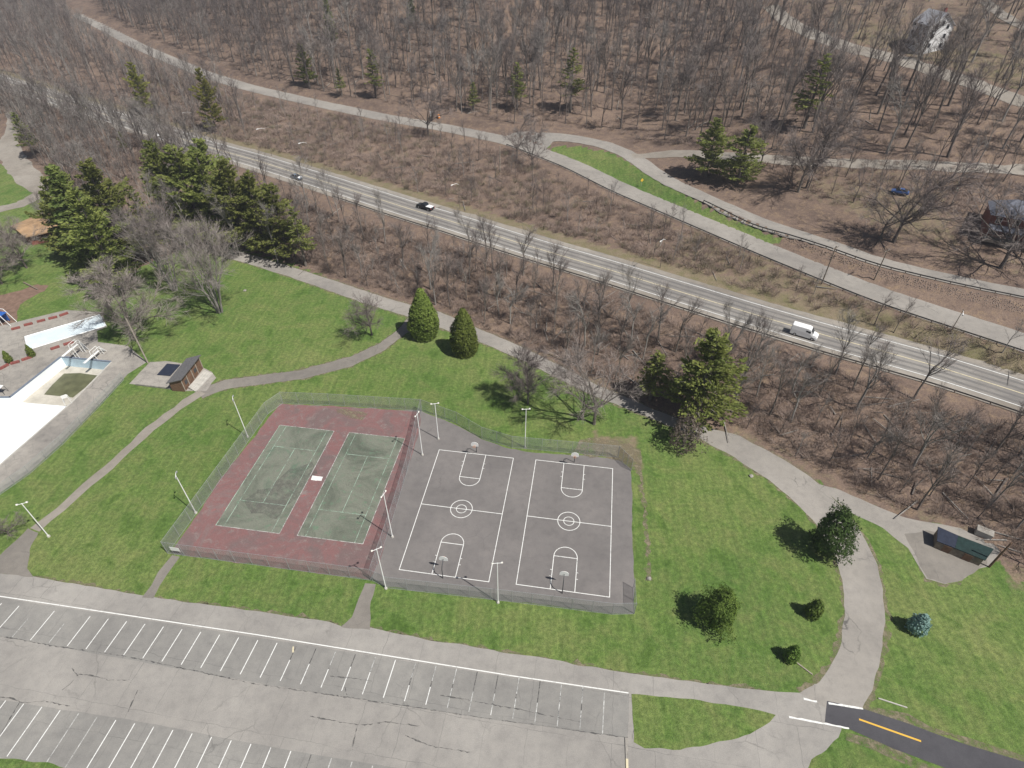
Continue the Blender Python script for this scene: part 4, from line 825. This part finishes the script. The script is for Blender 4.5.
# ------------------------------------------------------------------ buildings
def slab_between(pts, th): # closed slab from a list of 3D points
    n = len(pts); v = [tuple(p) for p in pts]+[(p[0], p[1], p[2]-th) for p in pts]; return v, [tuple(range(n)), tuple(range(n, 2*n))[::-1]]+[(i, (i+1) % n, n+(i+1) % n, n+i) for i in range(n)]
def booth():
    lo, hi = 2.3, 3.5
    r = [FZ(167.5, 381, lo), FZ(180, 379.5, hi), FZ(200, 354.5, hi), FZ(186, 361, lo)]
    c = (r[0]+r[1]+r[2]+r[3])/4; ax = (r[2]-r[1]).to_2d().normalized(); L = (r[2]-r[1]).to_2d().length; a = math.atan2(ax.y, ax.x)
    t = empty('ticket_booth', (c.x, c.y, .03), 'small brown ticket booth with a sloping grey roof at the pool entrance', 'booth', None, a); D = 2.7
    m = MB(); m.add(*slab_between([(-L/2, -D/2-.5, hi), (L/2, -D/2-.5, hi), (L/2, D/2+.4, lo), (-L/2, D/2+.4, lo)], .16)); m.build('roof', 'grey_shingle', t)
    m = MB(); h0, h1 = hi-.35, lo+.05
    m.add([(-L/2+.3, -D/2, 0), (L/2-.3, -D/2, 0), (L/2-.3, D/2, 0), (-L/2+.3, D/2, 0), (-L/2+.3, -D/2, h0), (L/2-.3, -D/2, h0), (L/2-.3, D/2, h1), (-L/2+.3, D/2, h1)], [(0, 1, 5, 4), (1, 2, 6, 5), (2, 3, 7, 6), (3, 0, 4, 7), (4, 5, 6, 7)]); m.build('wall', 'brown_wood', t)
    n = 5
    for i in range(n): MB().box((-L/2+.4+(L-.8)*i/(n-1), -D/2-.06, h0/2), (.16, .1, h0)).build('post', 'weathered_wood', t)
    for i in (0, 2): MB().box((-L/2+.4+(L-.8)*(i+.5)/(n-1)+.3, -D/2-.04, 1.55), (.8, .06, .9)).build('hatch', 'dark_metal', t)
booth()
cq = [FZ(157, 374.5, .2), FZ(170, 375.5, .2), FZ(180, 364.5, .2), FZ(167, 363.5, .2)]; m = MB(); m.prism([(p.x-cq[0].x, p.y-cq[0].y) for p in cq], 0, .16); o = m.build('dark_slab', 'navy_roof', loc=(cq[0].x, cq[0].y, .03)); tag(o, 'dark navy slab lying on the pad left of the ticket booth', 'mat')  # thin flat rectangle in dark navy on the booth pad
a_, b_ = Vector(flat(136, 385)), Vector(flat(181, 390.5)); e_ = b_-a_; lw = MB().box((0, 0, .2), (e_.length, .25, .4)).build('low_wall', 'stone', loc=(*((a_+b_)/2), .02), bevel=.03); lw.rotation_euler.z = math.atan2(e_.y, e_.x); tag(lw, 'low grey wall along the lower edge of the ticket booth pad', 'wall')
sp = [FZ(a, b, 0) for a, b in ((189, 389), (205, 371.5), (213, 374), (196, 392))]; c = sum(sp, Vector())/4
t = empty('entrance_steps', (c.x, c.y, .03), 'pale concrete steps between the ticket booth and the footpath', 'steps')
for i in range(4):
    u0, u1 = i/4, (i+1)/4; q = [sp[0].lerp(sp[3], u0), sp[1].lerp(sp[2], u0), sp[1].lerp(sp[2], u1), sp[0].lerp(sp[3], u1)]; m = MB(); m.prism([(a.x-c.x, a.y-c.y) for a in q], 0, .48-.12*i); m.build('step', 'pale_concrete', t)
def old_block():
    z = 3.2; r = [FZ(9, 226.5, z), FZ(25, 237, z), FZ(70, 227, z), FZ(54, 208, z)]; c = (r[0]+r[1]+r[2]+r[3])/4; c.z = 0
    t = empty('park_building', c, 'low park building with a wide tan roof beside the evergreens', 'building')
    q = [(p-c) for p in r]; m0, m1 = (q[0]+q[3])/2+Vector((0, 0, .9)), (q[1]+q[2])/2+Vector((0, 0, .9)); ridge0, ridge1 = (q[0]+q[1])/2, (q[2]+q[3])/2; ridge0.z += .8; ridge1.z += .8
    m = MB(); m.add([q[0], q[1], q[2], q[3], ridge0, ridge1]+[p-Vector((0, 0, .25)) for p in q], [(4, 1, 2, 5), (0, 4, 5, 3), (0, 6, 7, 1), (1, 7, 8, 2), (2, 8, 9, 3), (3, 9, 6, 0), (0, 1, 4), (2, 3, 5), (6, 9, 8, 7)]); m.build('roof', 'tan_roof', t)
    ins = [p*.86 for p in q]; m = MB(); m.prism([(p.x, p.y) for p in ins], 0, 2.9); m.build('wall', 'brick_wall', t)
    a, b = ins[1], ins[2]; d = (b-a).normalized(); ang = math.atan2(d.y, d.x)
    for u in (.15, .38, .62, .85):
        p = a.lerp(b, u); n = Vector((d.y, -d.x)); w = MB().box((0, 0, 0), (1.4, .08, .9)).build('window', 'glass_dark', t); w.location = (p.x+n.x*.03, p.y+n.y*.03, 1.7); w.rotation_euler.z = ang
old_block()
def shelter():
    z = 1.8; g = [FZ(958.5, 535.5, z+.25), FZ(994, 549, z+.25), FZ(985.5, 560.5, z-.1), FZ(955, 548, z-.1)]; n = [FZ(938, 526.5, z+.25), g[0], g[3], FZ(937, 541, z-.1)]; c = sum(g+n, Vector())/8; c.z = .02
    t = empty('storage_shed', c, 'low storage shed with a dark green and navy roof on the paved pad', 'shed')
    for nm, q, mt in (('green_roof', g, 'green_roof'), ('navy_roof', n, 'navy_roof')):
        k = sum(q, Vector())/4; m = MB(); m.add(*slab_between([(k+(p-k)*.995)-c for p in q], .12)); m.build(nm, mt, t)
    q = [(p-c)*.95 for p in (n[0], n[3], g[2], g[1])]; m = MB(); v = [(p.x, p.y, -.1) for p in q]+[(p.x, p.y, h-.2) for p, h in zip(q, (z+.25, z-.1, z-.1, z+.25))]
    m.add(v, [(0, 1, 5, 4), (1, 2, 6, 5), (2, 3, 7, 6), (3, 0, 4, 7)]); m.build('wall', 'old_wood', t)
    e = (q[2]-q[1]).to_2d(); d = e.normalized(); nn = Vector((d.y, -d.x))
    for u in (.25, .7):
        p = q[1].to_2d()+e*u+nn*.03; w = MB().box((0, 0, .72), (1.1, .08, 1.4)).build('door', 'brown_wood', t); w.location = (p.x, p.y, 0); w.rotation_euler.z = math.atan2(d.y, d.x)
shelter()
b = P(982, 535); t = empty('concrete_box', b, 'pale concrete utility box behind the storage shed', 'utility box', None, -.6); MB().box((0, 0, .55), (2.2, 1.3, 1.1)).build('body', 'pale_concrete', t, bevel=.05); MB().box((0, 0, 1.15), (2.35, 1.45, .12)).build('lid', 'stone', t, bevel=.03)
def gable_house(px, a, w, d, h, rh, wall, roof, label, name, porch=True, hip=False, wins=3, storeys=2):
    b = P(*px); t = empty(name, b+Vector((0, 0, -.2)), label, 'house', None, a); e = .45
    m = MB()
    if hip:
        k = min(w, d)/2; m.prism([(-w/2, -d/2), (w/2, -d/2), (w/2, d/2), (-w/2, d/2)], -1.5, h); m.build('wall', wall, t); m = MB(); x, y = w/2+e, d/2+e
        v = [(-x, -y, h), (x, -y, h), (x, y, h), (-x, y, h), (-x+k, 0, h+rh), (x-k, 0, h+rh)]; m.add(v, [(0, 1, 5, 4), (1, 2, 5), (2, 3, 4, 5), (3, 0, 4), (3, 2, 1, 0)])
    else:
        m.add([(-w/2, -d/2, -1.5), (w/2, -d/2, -1.5), (w/2, d/2, -1.5), (-w/2, d/2, -1.5), (-w/2, -d/2, h), (w/2, -d/2, h), (w/2, d/2, h), (-w/2, d/2, h), (w/2, 0, h+rh), (-w/2, 0, h+rh)], [(0, 1, 5, 4), (2, 3, 7, 6), (1, 2, 6, 8, 5), (3, 0, 4, 9, 7)]); m.build('wall', wall, t)
        m = MB(); x, y = w/2+e, d/2+e; s = rh/(d/2); lo = h-e*s
        for sg in (-1, 1): m.add(*slab_between([(-x, sg*y, lo+.1), (x, sg*y, lo+.1), (x, 0, h+rh+.1), (-x, 0, h+rh+.1)][::sg], .18))
    rf = m.build('roof', roof, t); MB().box((w*.2, d*.12, h+rh+.1), (.7, .7, 1.9)).build('chimney', 'red_brick', rf)
    def win(x, y, z, rz):
        f = MB().box((0, 0, 0), (1.2, .1, 1.6)).build('window', 'white_siding', t); f.location = (x, y, z); f.rotation_euler.z = rz; MB().box((0, -.035, 0), (.95, .08, 1.35)).build('pane', 'glass_dark', f)
    for st in range(storeys):
        z = 1.5+st*2.8
        for i in range(wins): win(-w/2+w*(i+.5)/wins, -d/2-.03, z, 0)
        for i in range(2): win(w/2+.03, -d/2+d*(i+.5)/2, z, R(90))
    if not hip: win(w/2+.03, 0, h+.5, R(90))
    if porch:
        m = MB(); m.add(*slab_between([(-w/2+.3, -d/2-2.4, 2.6), (w/2-.3, -d/2-2.4, 2.6), (w/2-.3, -d/2-.04, 3.2), (-w/2+.3, -d/2-.04, 3.2)], .14)); m.build('porch_roof', roof, t); MB().box((0, -d/2-1.2, -.2), (w-.6, 2.3, .7)).build('porch_floor', 'weathered_wood', t)
        for i in range(4): MB().tube((-w/2+.5+(w-1)*i/3, -d/2-2.2, 0), (-w/2+.5+(w-1)*i/3, -d/2-2.2, 2.55), .09, n=6).build('porch_post', 'white_siding', t)
gable_house((924, 47), R(-82), 9.0, 8.5, 7.6, 3.4, 'white_siding', 'light_shingle', 'tall white gabled house on the hilltop road at the upper right', 'white_house', porch=False, storeys=3)
gable_house((1006, 232), R(-28), 11, 9, 5.4, 3.0, 'brick_wall', 'slate_roof', 'red brick house with a bluish roof behind bare branches at the right edge', 'brick_house', hip=True)
# ------------------------------------------------------------------ poles and lamps by the roads
def lamp(px, ytop, label, arm=1.):
    b = P(*px); h = height_to(b, ytop); t = empty('street_lamp', b, label, 'street lamp', 'street lamps along the highway', math.atan2(ES[1], ES[0])+math.pi)
    MB().tube((0, 0, -.2), (0, 0, h-.3), .10, .06, 6).build('pole', 'old_wood', t); m = MB(); m.tube((0, 0, h-.7), (1.2, 0, h-.1), .05); m.tube((1.2, 0, h-.1), (2.6, 0, h), .05, .045); m.build('arm', 'white_metal', t); m = MB(); m.tube((2.5, 0, h), (3.4, 0, h+.02), .10, .16, 8); m.build('lamp_head', 'white_metal', t)
for q, y, l in (((660, 268), 237, 'street lamp on the far highway verge nearest the centre of the frame'), ((460, 209), 182, 'street lamp on the far highway verge right of the dark pickup'), ((312, 167), 141, 'street lamp on the far highway verge above the blue grey car'), ((272, 156), 127, 'street lamp on the far highway verge left of the blue grey car'), ((199, 136), 111, 'street lamp on the far highway verge by the yellowish conifer'), ((92, 112), 92, 'street lamp at the far left end of the highway'), ((951, 331), 308, 'street lamp below the upper road at the right edge')): lamp(q, y, l)
def upole(px, ytop, label, rz=.6, arms=True, mat='old_wood'):
    b = P(*px); h = height_to(b, ytop); t = empty('utility_pole', b, label, 'utility pole', 'wooden poles along the roads', rz); MB().tube((0, 0, -.3), (0, 0, h), .17, .11, 8).build('pole', mat, t)
    if arms:
        MB().box((0, 0, h-.5), (2.2, .12, .14)).build('crossarm', 'old_wood', t)
        for x in (-.95, -.4, .4, .95): MB().tube((x, 0, h-.43), (x, 0, h-.2), .05, .04, 6).build('insulator', 'grey_metal', t)
upole((821.5, 284), 246, 'wooden utility pole between the shrub bank and the upper road, right of centre'); upole((874, 280), 249, 'wooden utility pole on the stone bank below the upper drive'); upole((500, 172), 146, 'thin pale pole on the shrub bank below the road junction', arms=False, mat='weathered_wood'); upole((989, 567), 543, 'short brown pole beside the storage shed', arms=False, mat='brown_wood'); upole((148, 363), 319, 'weathered wooden pole at the pool deck corner', arms=False, mat='weathered_wood')
b = P(432, 119); t = empty('road_sign', b, 'small white sign board beside the upper road', 'sign', None, .3); MB().tube((0, 0, 0), (0, 0, 2.2), .05).build('post', 'grey_metal', t); MB().box((0, -.06, 2.1), (1.3, .05, 1.9)).build('board', 'white_metal', t)
b = P(439, 118); t = empty('road_barrel', b, 'orange road barrel beside the small white sign', 'barrel'); MB().tube((0, 0, 0), (0, 0, 1.3), .45, .38, 12).build('body', 'orange_plastic', t); MB().tube((0, 0, .6), (0, 0, .8), .428, .42, 12).build('band', 'white_metal', t)
b = P(641, 187); t = empty('yellow_sign', b, 'yellow diamond sign on the green strip by the upper road', 'sign', None, .4); MB().tube((0, 0, 0), (0, 0, 2.3), .05).build('post', 'grey_metal', t); o = MB().box((0, -.06, 0), (.8, .04, .8)).build('board', 'yellow_post', t); o.location.z = 2.2; o.rotation_euler.y = R(45)
# ------------------------------------------------------------------ vehicles
def loft(sections):
    """sections: (x, half width, z bottom, z top, half width at top)"""
    m = MB(); n = len(sections); v = []
    for x, w, zb, zt, wt in sections: v += [(x, -w, zb), (x, -w, zb+(zt-zb)*.55), (x, -wt, zt), (x, wt, zt), (x, w, zb+(zt-zb)*.55), (x, w, zb)]
    f = [(i*6+a, i*6+(a+1) % 6, i*6+6+(a+1) % 6, i*6+6+a) for i in range(n-1) for a in range(6)]+[tuple(range(6))[::-1], tuple(range((n-1)*6, n*6))]; return m.add(v, f)
def wheels(t, xs, hw, r=.36):
    for x in xs:
        for s in (-1, 1):
            w = empty_part = MB().tube((0, -.12, 0), (0, .12, 0), r, n=14).build('wheel', 'tyre', t); w.location = (x, s*(hw-.1), r); MB().tube((0, s*.10, 0), (0, s*.135, 0), r*.6, n=10).build('rim', 'rim_metal', w)
def vehicle(kind, px, ang, paint, label, cat, name, extra=None):
    b = P(*px); t = empty(name, b+Vector((0, 0, .08)), label, cat, None, ang)
    if kind == 'van':
        loft([(-2.75, .98, .4, 2.25, .86), (-2.6, 1.0, .32, 2.45, .9), (.7, 1.0, .3, 2.45, .9), (1.15, 1.0, .3, 2.3, .86), (1.75, 1.0, .3, 1.35, .92), (2.55, .97, .32, 1.15, .85), (2.8, .9, .4, .95, .8)]).build('body', paint, t, bevel=.05)
        MB().add([(1.20, -.80, 2.2), (1.20, .80, 2.2), (1.74, .86, 1.42), (1.74, -.86, 1.42)], [(0, 1, 2, 3)]).build('windscreen', 'glass_dark', t).location = (.035, 0, .035)
        for s in (-1, 1): MB().box((.75, s*.965, 1.72), (.95, .04, .55)).build('side_window', 'glass_dark', t); MB().box((2.76, s*.62, .85), (.1, .35, .22)).build('headlight', 'lens', t); MB().box((-2.74, s*.82, 1.2), (.06, .14, .5)).build('tail_light', 'tail_red', t)
        wheels(t, (-1.7, 1.85), 1.02)
    elif kind == 'pickup':
        loft([(-2.85, .95, .5, 1.12, .9), (-2.7, .98, .42, 1.15, .92), (2.0, .98, .4, 1.18, .9), (2.75, .93, .42, 1.02, .85), (2.9, .86, .5, .9, .8)]).build('body', paint, t, bevel=.04)
        loft([(-.75, .9, 1.1, 1.35, .86), (-.5, .88, 1.1, 1.85, .7), (.55, .88, 1.1, 1.87, .7), (1.3, .9, 1.1, 1.2, .85)]).build('cab', 'glass_dark', t, bevel=.03); MB().box((.05, 0, 1.88), (1.05, 1.36, .05)).build('roof', paint, t, bevel=.02)
        MB().box((-1.8, 0, 1.19), (1.95, 1.7, .09)).build('bed_cover', 'car_white', t, bevel=.02)
        for s in (-1, 1): MB().box((2.83, s*.62, .8), (.1, .4, .2)).build('headlight', 'lens', t); MB().box((-2.83, s*.8, .9), (.06, .18, .35)).build('tail_light', 'tail_red', t)
        wheels(t, (-1.8, 1.85), .99, .4)
    else:
        loft([(-2.2, .82, .45, .85, .76), (-2.05, .88, .35, .98, .82), (-1.3, .9, .3, 1.02, .84), (1.1, .9, .3, 1.0, .84), (2.0, .87, .33, .82, .78), (2.2, .78, .42, .68, .7)]).build('body', paint, t, bevel=.05)
        loft([(-1.75, .8, .95, 1.0, .76), (-.95, .78, .95, 1.42, .6), (.2, .78, .95, 1.45, .6), (1.15, .82, .95, 1.02, .76)]).build('cabin', 'glass_dark', t, bevel=.03); MB().box((-.36, 0, 1.455), (1.1, 1.14, .05)).build('roof', paint, t, bevel=.02)
        for s in (-1, 1): MB().box((2.1, s*.55, .66), (.12, .34, .14)).build('headlight', 'lens', t); MB().box((-2.15, s*.6, .78), (.08, .3, .14)).build('tail_light', 'tail_red', t)
        if extra: MB().add([(1.2, -.7, 1.01), (1.95, -.68, .87), (1.95, .68, .87), (1.2, .7, 1.01)], [(0, 1, 2, 3)]).build('bonnet', extra, t)
        wheels(t, (-1.35, 1.4), .91, .33)
def road_dir(px): # direction of the highway at a picture point
    p = P(*px); t0 = p.x*ET[0]+p.y*ET[1]; s = (ext(np.array(t0+5), CB)-ext(np.array(t0-5), CB))/10; d = ET+ES*float(s); return math.atan2(d[1], d[0])
a = road_dir((803, 331)); vehicle('van', (803, 336), a, 'car_white', 'white panel van driving right on the near highway lane', 'van', 'panel_van')
vehicle('pickup', (425.5, 209), road_dir((425, 207))+math.pi, 'car_black', 'black pickup with a white bed cover on the far highway lane', 'truck', 'pickup_truck')
vehicle('car', (297, 179), road_dir((297, 178)), 'car_blue', 'blue grey car with a pale bonnet on the near highway lane', 'car', 'sedan_car', 'car_white')
vehicle('car', (155, 136.5), road_dir((155, 135)), 'car_white', 'small white car far along the highway at the left', 'car', 'sedan_car')
vehicle('car', (899, 194), 2.6, 'car_deep_blue', 'dark blue car parked in the yard below the gravel drive', 'car', 'sedan_car')

# ------------------------------------------------------------------ woods
def merge(name, protos, placements, mat, seed=1):
    """many far plants as one countless mass: placements = (x, y, z, rz, sx, sz, proto index)"""
    vs, fs, o = [], [], 0; cache = []
    for me in protos:
        v = np.empty(len(me.vertices)*3, np.float32); me.vertices.foreach_get('co', v); me.calc_loop_triangles(); f = np.empty(len(me.loop_triangles)*3, np.int32); me.loop_triangles.foreach_get('vertices', f); cache.append((v.reshape(-1, 3), f.reshape(-1, 3)))
    for x, y, z, rz, sx, sz, k in placements:
        v, f = cache[k]; c, s = math.cos(rz), math.sin(rz); w = np.empty_like(v); w[:, 0] = (v[:, 0]*c-v[:, 1]*s)*sx+x; w[:, 1] = (v[:, 0]*s+v[:, 1]*c)*sx+y; w[:, 2] = v[:, 2]*sz+z; vs.append(w); fs.append(f+o); o += len(v)
    if not vs: return None
    me = np_mesh(name, np.concatenate(vs), np.concatenate(fs)); return link(name, me, mat, kind='stuff')
def zone(pxs): return [P(a, b)[:2] for a, b in pxs]
def scatter(poly, n, mind, seed, avoid=()):
    r = random.Random(seed); xs = [p[0] for p in poly]; ys = [p[1] for p in poly]; out = []; grid = {}; tries = 0
    while len(out) < n and tries < n*60:
        tries += 1; x, y = r.uniform(min(xs), max(xs)), r.uniform(min(ys), max(ys))
        if not inpoly(np.array([x]), np.array([y]), poly)[0] or any(inpoly(np.array([x]), np.array([y]), q)[0] for q in avoid): continue
        k = (int(x//mind), int(y//mind))
        if any((a-x)**2+(b-y)**2 < mind*mind for i in (-1, 0, 1) for j in (-1, 0, 1) for a, b in grid.get((k[0]+i, k[1]+j), ())): continue
        grid.setdefault(k, []).append((x, y)); out.append((x, y))
    return out
Z_BANK = zone([(215, 238), (250, 184), (320, 210), (420, 238), (512, 269), (610, 300), (768, 353), (900, 394), (1080, 454), (1080, 600), (1010, 552), (960, 519), (900, 508), (860, 492), (800, 459), (745, 430), (690, 412), (620, 384), (560, 361), (500, 334), (440, 308), (370, 287), (300, 264), (256, 250)])
Z_STRIP = zone([(135, 112), (200, 130), (256, 147), (360, 176), (480, 210), (560, 234), (650, 258), (768, 297), (860, 321), (1080, 396), (1080, 376), (1000, 347), (875, 308), (767, 264), (690, 232), (600, 195), (512, 157), (440, 136), (384, 125), (300, 108), (256, 98), (190, 78), (130, 60)])
Z_HILL = zone([(70, -25), (110, 18), (140, 32), (207, 60), (256, 76), (330, 94), (384, 103), (446, 112), (512, 124), (560, 128), (600, 132), (650, 146), (700, 148), (760, 152), (818, 155), (900, 158), (1080, 164), (1080, 130), (1000, 104), (958, 88), (903, 68), (843, 54), (793, 34), (760, 5), (740, -25)])
Z_LEFT = zone([(-60, -20), (40, -20), (84, 40), (140, 74), (240, 104), (250, 136), (190, 122), (120, 100), (60, 84), (-60, 56)])
Z_LOW = zone([(-60, 112), (12, 114), (26, 150), (50, 172), (75, 200), (110, 200), (150, 175), (205, 215), (240, 170), (200, 152), (150, 139), (110, 128), (60, 112), (-60, 84)])
Z_FRONT = zone([(-60, 82), (60, 106), (130, 126), (200, 149), (200, 160), (125, 146), (60, 132), (-60, 112)])
Z_TOP = zone([(770, -25), (810, 10), (850, 36), (880, 46), (905, 10), (960, 0), (950, 60), (1080, 115), (1080, -25)])
Z_YARD = zone([(760, 158), (1080, 176), (1080, 250), (940, 210), (840, 205), (790, 195)])
Z_EDGE = zone([(-60, 205), (20, 215), (8, 268), (-60, 300)])
pts = []
for z, n, md, lo, hi, fam, key, sd in ((Z_BANK, 190, 3.6, 6, 16, .35, 'bank', 1), (Z_STRIP, 150, 3.6, 4, 10, .4, 'strip', 2), (Z_HILL, 1750, 3.2, 11, 25, .18, 'hill', 3), (Z_LEFT, 700, 4.6, 13, 20, .45, 'left', 4), (Z_LOW, 190, 3.4, 11, 19, .5, 'low', 5), (Z_FRONT, 70, 3.0, 13, 20, .5, 'low', 9), (Z_TOP, 140, 5.5, 12, 22, .3, 'top', 6), (Z_YARD, 40, 5, 8, 15, .3, 'yard', 7), (Z_EDGE, 10, 5, 8, 13, .4, 'edge', 8)):
    r = random.Random(sd)
    for x, y in scatter(z, n, md, sd):
        if key == 'bank' and x*ES[0]+y*ES[1]-float(ext(np.array(x*ET[0]+y*ET[1]), CB)) > -14 and r.random() < .6: continue
        zz = ground(x, y); pts.append((x, y, zz, r.uniform(lo, hi), fam > r.random(), key, (x*x+y*y+(CAMH-zz)**2)**.5))
LAB = {'bank': ('bare tree in the brown wooded bank between the park road and the highway', 'bare trees on the wooded bank below the highway'), 'strip': ('small bare tree in the shrub strip between the highway and the upper road', 'bare trees in the strip above the highway'), 'hill': ('tall thin bare tree in the brown hillside wood above the upper road', 'bare trees of the hillside wood'),
       'left': ('bare grey tree in the dense wood at the upper left', 'bare trees of the upper left wood'), 'low': ('bare grey tree between the gravel lane and the highway at the left', 'bare trees by the gravel lane'), 'top': ('bare tree near the hilltop road at the upper right', 'bare trees by the hilltop road'), 'yard': ('bare tree in the yards between the two drives at the right', 'bare trees in the yards'), 'edge': ('bare bushy tree at the left edge above the bare soil patch', 'bare trees at the left edge')}
def vis(p):
    a, b = project(p[0], p[1], p[2]+p[3]*.5); return -25 < a < 1049 and -25 < b < 793
pts.sort(key=lambda p: -(p[3]/p[6] if vis(p) else 0))
rest = [[], []]
for i, (x, y, z, h, pale, key, d) in enumerate(pts):
    fam = FOREST_P if pale else FOREST
    if i < 258:
        lab, grp = LAB[key]; tt_ = place_tree('bare_tree', random.choice(fam), Vector((x, y, z)), h, lab, 'tree', grp, wide=random.uniform(.75, 1.3)); tt_.rotation_euler.x = random.gauss(0, .045); tt_.rotation_euler.y = random.gauss(0, .045)
    else: rest[int(pale)].append((x, y, z, random.uniform(0, 6.28), h/14*random.uniform(.9, 1.2), h/14, random.randrange(3)))
LOWT = [bare_proto(110+i, 14, spread=.25, forks=3, twigs=240, fork_at=.5, tw=.024) for i in range(3)]
for fi, (tm_, cm_) in enumerate((('bark', 'twig'), ('pale_bark', 'pale_twig'))):
    merge('far_tree_trunks', [a for a, b in LOWT], rest[fi], tm_); merge('far_tree_crowns', [b for a, b in LOWT], rest[fi], cm_)
def brush_proto(seed, n, tall):
    r = random.Random(seed); v = []; f = []
    for _ in range(n):
        a = r.uniform(0, 6.28); rr_ = abs(r.gauss(0, .5)); p = Vector((math.cos(a)*rr_, math.sin(a)*rr_, -.05)); d = Vector((math.cos(a)*r.uniform(.1, .8), math.sin(a)*r.uniform(.1, .8), 1)).normalized()
        L = tall*r.uniform(.5, 1.1); w = .022; o = rot_about(d.orthogonal().normalized(), d, r.uniform(0, 6.28)); m = p+d*L*.5; t = p+d*L+Vector((r.gauss(0, .2), r.gauss(0, .2), -.1)); i = len(v); v += [p-o*w, p+o*w, m+o*w, m-o*w, t]; f += [(i, i+1, i+2, i+3), (i+3, i+2, i+4)]
        for _ in range(4):
            s = p+d*L*r.uniform(.25, .85); g = (d+Vector((r.gauss(0, .7), r.gauss(0, .7), r.gauss(0, .3)))).normalized(); q = g.orthogonal().normalized()*.016; i = len(v); v += [s-q, s+q, s+g*L*r.uniform(.25, .5)]; f.append((i, i+1, i+2))
    me = bpy.data.meshes.new('brush'); me.from_pydata([tuple(a) for a in v], [], f); me.update(); return me
BR = [brush_proto(i, 34, 2.2) for i in range(4)]
def brush(name, z, n, md, seed, mat, lo, hi):
    r = random.Random(seed); merge(name, BR, [(x, y, ground(x, y), r.uniform(0, 6.28), r.uniform(lo, hi)*1.25, r.uniform(lo, hi), r.randrange(4)) for x, y in scatter(z, n, md, seed)], mat)
brush('bank_underbrush', Z_BANK, 1250, 1.2, 11, 'brush_twig', .5, 1.25); brush('strip_underbrush', Z_STRIP, 1300, 1.4, 12, 'brush_twig', .6, 1.4); brush('strip_underbrush', Z_STRIP, 500, 2, 13, 'brush_olive', .5, 1.1)
brush('hill_underbrush', Z_HILL, 3800, 1.7, 14, 'brush_twig', .5, 1.2); brush('lane_underbrush', Z_LOW, 600, 1.8, 15, 'brush_twig', .7, 1.5); brush('lane_underbrush', Z_LEFT, 1100, 2.4, 16, 'brush_twig', .7, 1.5)

def stones(name, z, n, seed):
    r = random.Random(seed); m = MB()
    for x, y in scatter(z, n, .35, seed):
        q = r.uniform(.07, .19); c = Vector((x, y, ground(x, y)+q*.25)); a = r.uniform(0, 6.28); ring = [(c.x+math.cos(a+k*1.257)*q*r.uniform(.8, 1.2), c.y+math.sin(a+k*1.257)*q*r.uniform(.8, 1.2)) for k in range(5)]
        m.add([(p[0], p[1], c.z-q*.6) for p in ring]+[((p[0]*.6+c.x*.4), (p[1]*.6+c.y*.4), c.z+q*r.uniform(.3, .6)) for p in ring], [(k, (k+1) % 5, 5+(k+1) % 5, 5+k) for k in range(5)]+[(5, 6, 7, 8, 9)])
    m.build(name, 'red_gravel', kind='stuff')
stones('riprap_stones', zone([(772, 231), (830, 252), (880, 269), (950, 287), (1023, 303), (1090, 318), (1090, 332), (1023, 314), (950, 297), (880, 279), (830, 260), (790, 242)]), 1500, 31)
brush('yard_underbrush', Z_YARD, 160, 2, 17, 'brush_twig', .5, 1.1); brush('hilltop_underbrush', Z_TOP, 260, 2.5, 18, 'brush_twig', .5, 1.1)
def debris(name, z, n, seed):
    r = random.Random(seed); m = MB()
    for x, y in scatter(z, n, 1.0, seed):
        a = r.uniform(0, 6.28); L = r.uniform(1.5, 7); rad = r.uniform(.05, .17); e = (x+math.cos(a)*L, y+math.sin(a)*L); m.tube((x, y, ground(x, y)+rad), (e[0], e[1], ground(*e)+rad+r.uniform(0, .25)), rad, rad*.5, 4, cap=False)
    m.build(name, 'pale_bark' if seed % 2 else 'bark', kind='stuff')
debris('fallen_branches', Z_HILL, 420, 21); debris('fallen_branches', Z_HILL, 420, 22); debris('fallen_branches', Z_BANK, 130, 23); debris('fallen_branches', Z_BANK, 130, 24); debris('fallen_branches', Z_STRIP, 120, 25)
# ------------------------------------------------------------------ thin spring haze
hz_ = MB(); hz_.box((-100, 420, 67), (1250, 990, 156)); hm = bpy.data.materials.new('haze'); hm.use_nodes = True; hn = hm.node_tree; hn.nodes.remove(hn.nodes['Principled BSDF'])
pv = hn.nodes.new('ShaderNodeVolumePrincipled'); pv.inputs['Density'].default_value = .00018; pv.inputs['Color'].default_value = (.86, .9, 1, 1); hn.links.new(pv.outputs[0], hn.nodes['Material Output'].inputs['Volume'])
me = hz_.mesh('haze'); me.materials.append(hm); ho = bpy.data.objects.new('haze', me); COL.objects.link(ho); ho['kind'] = 'stuff'
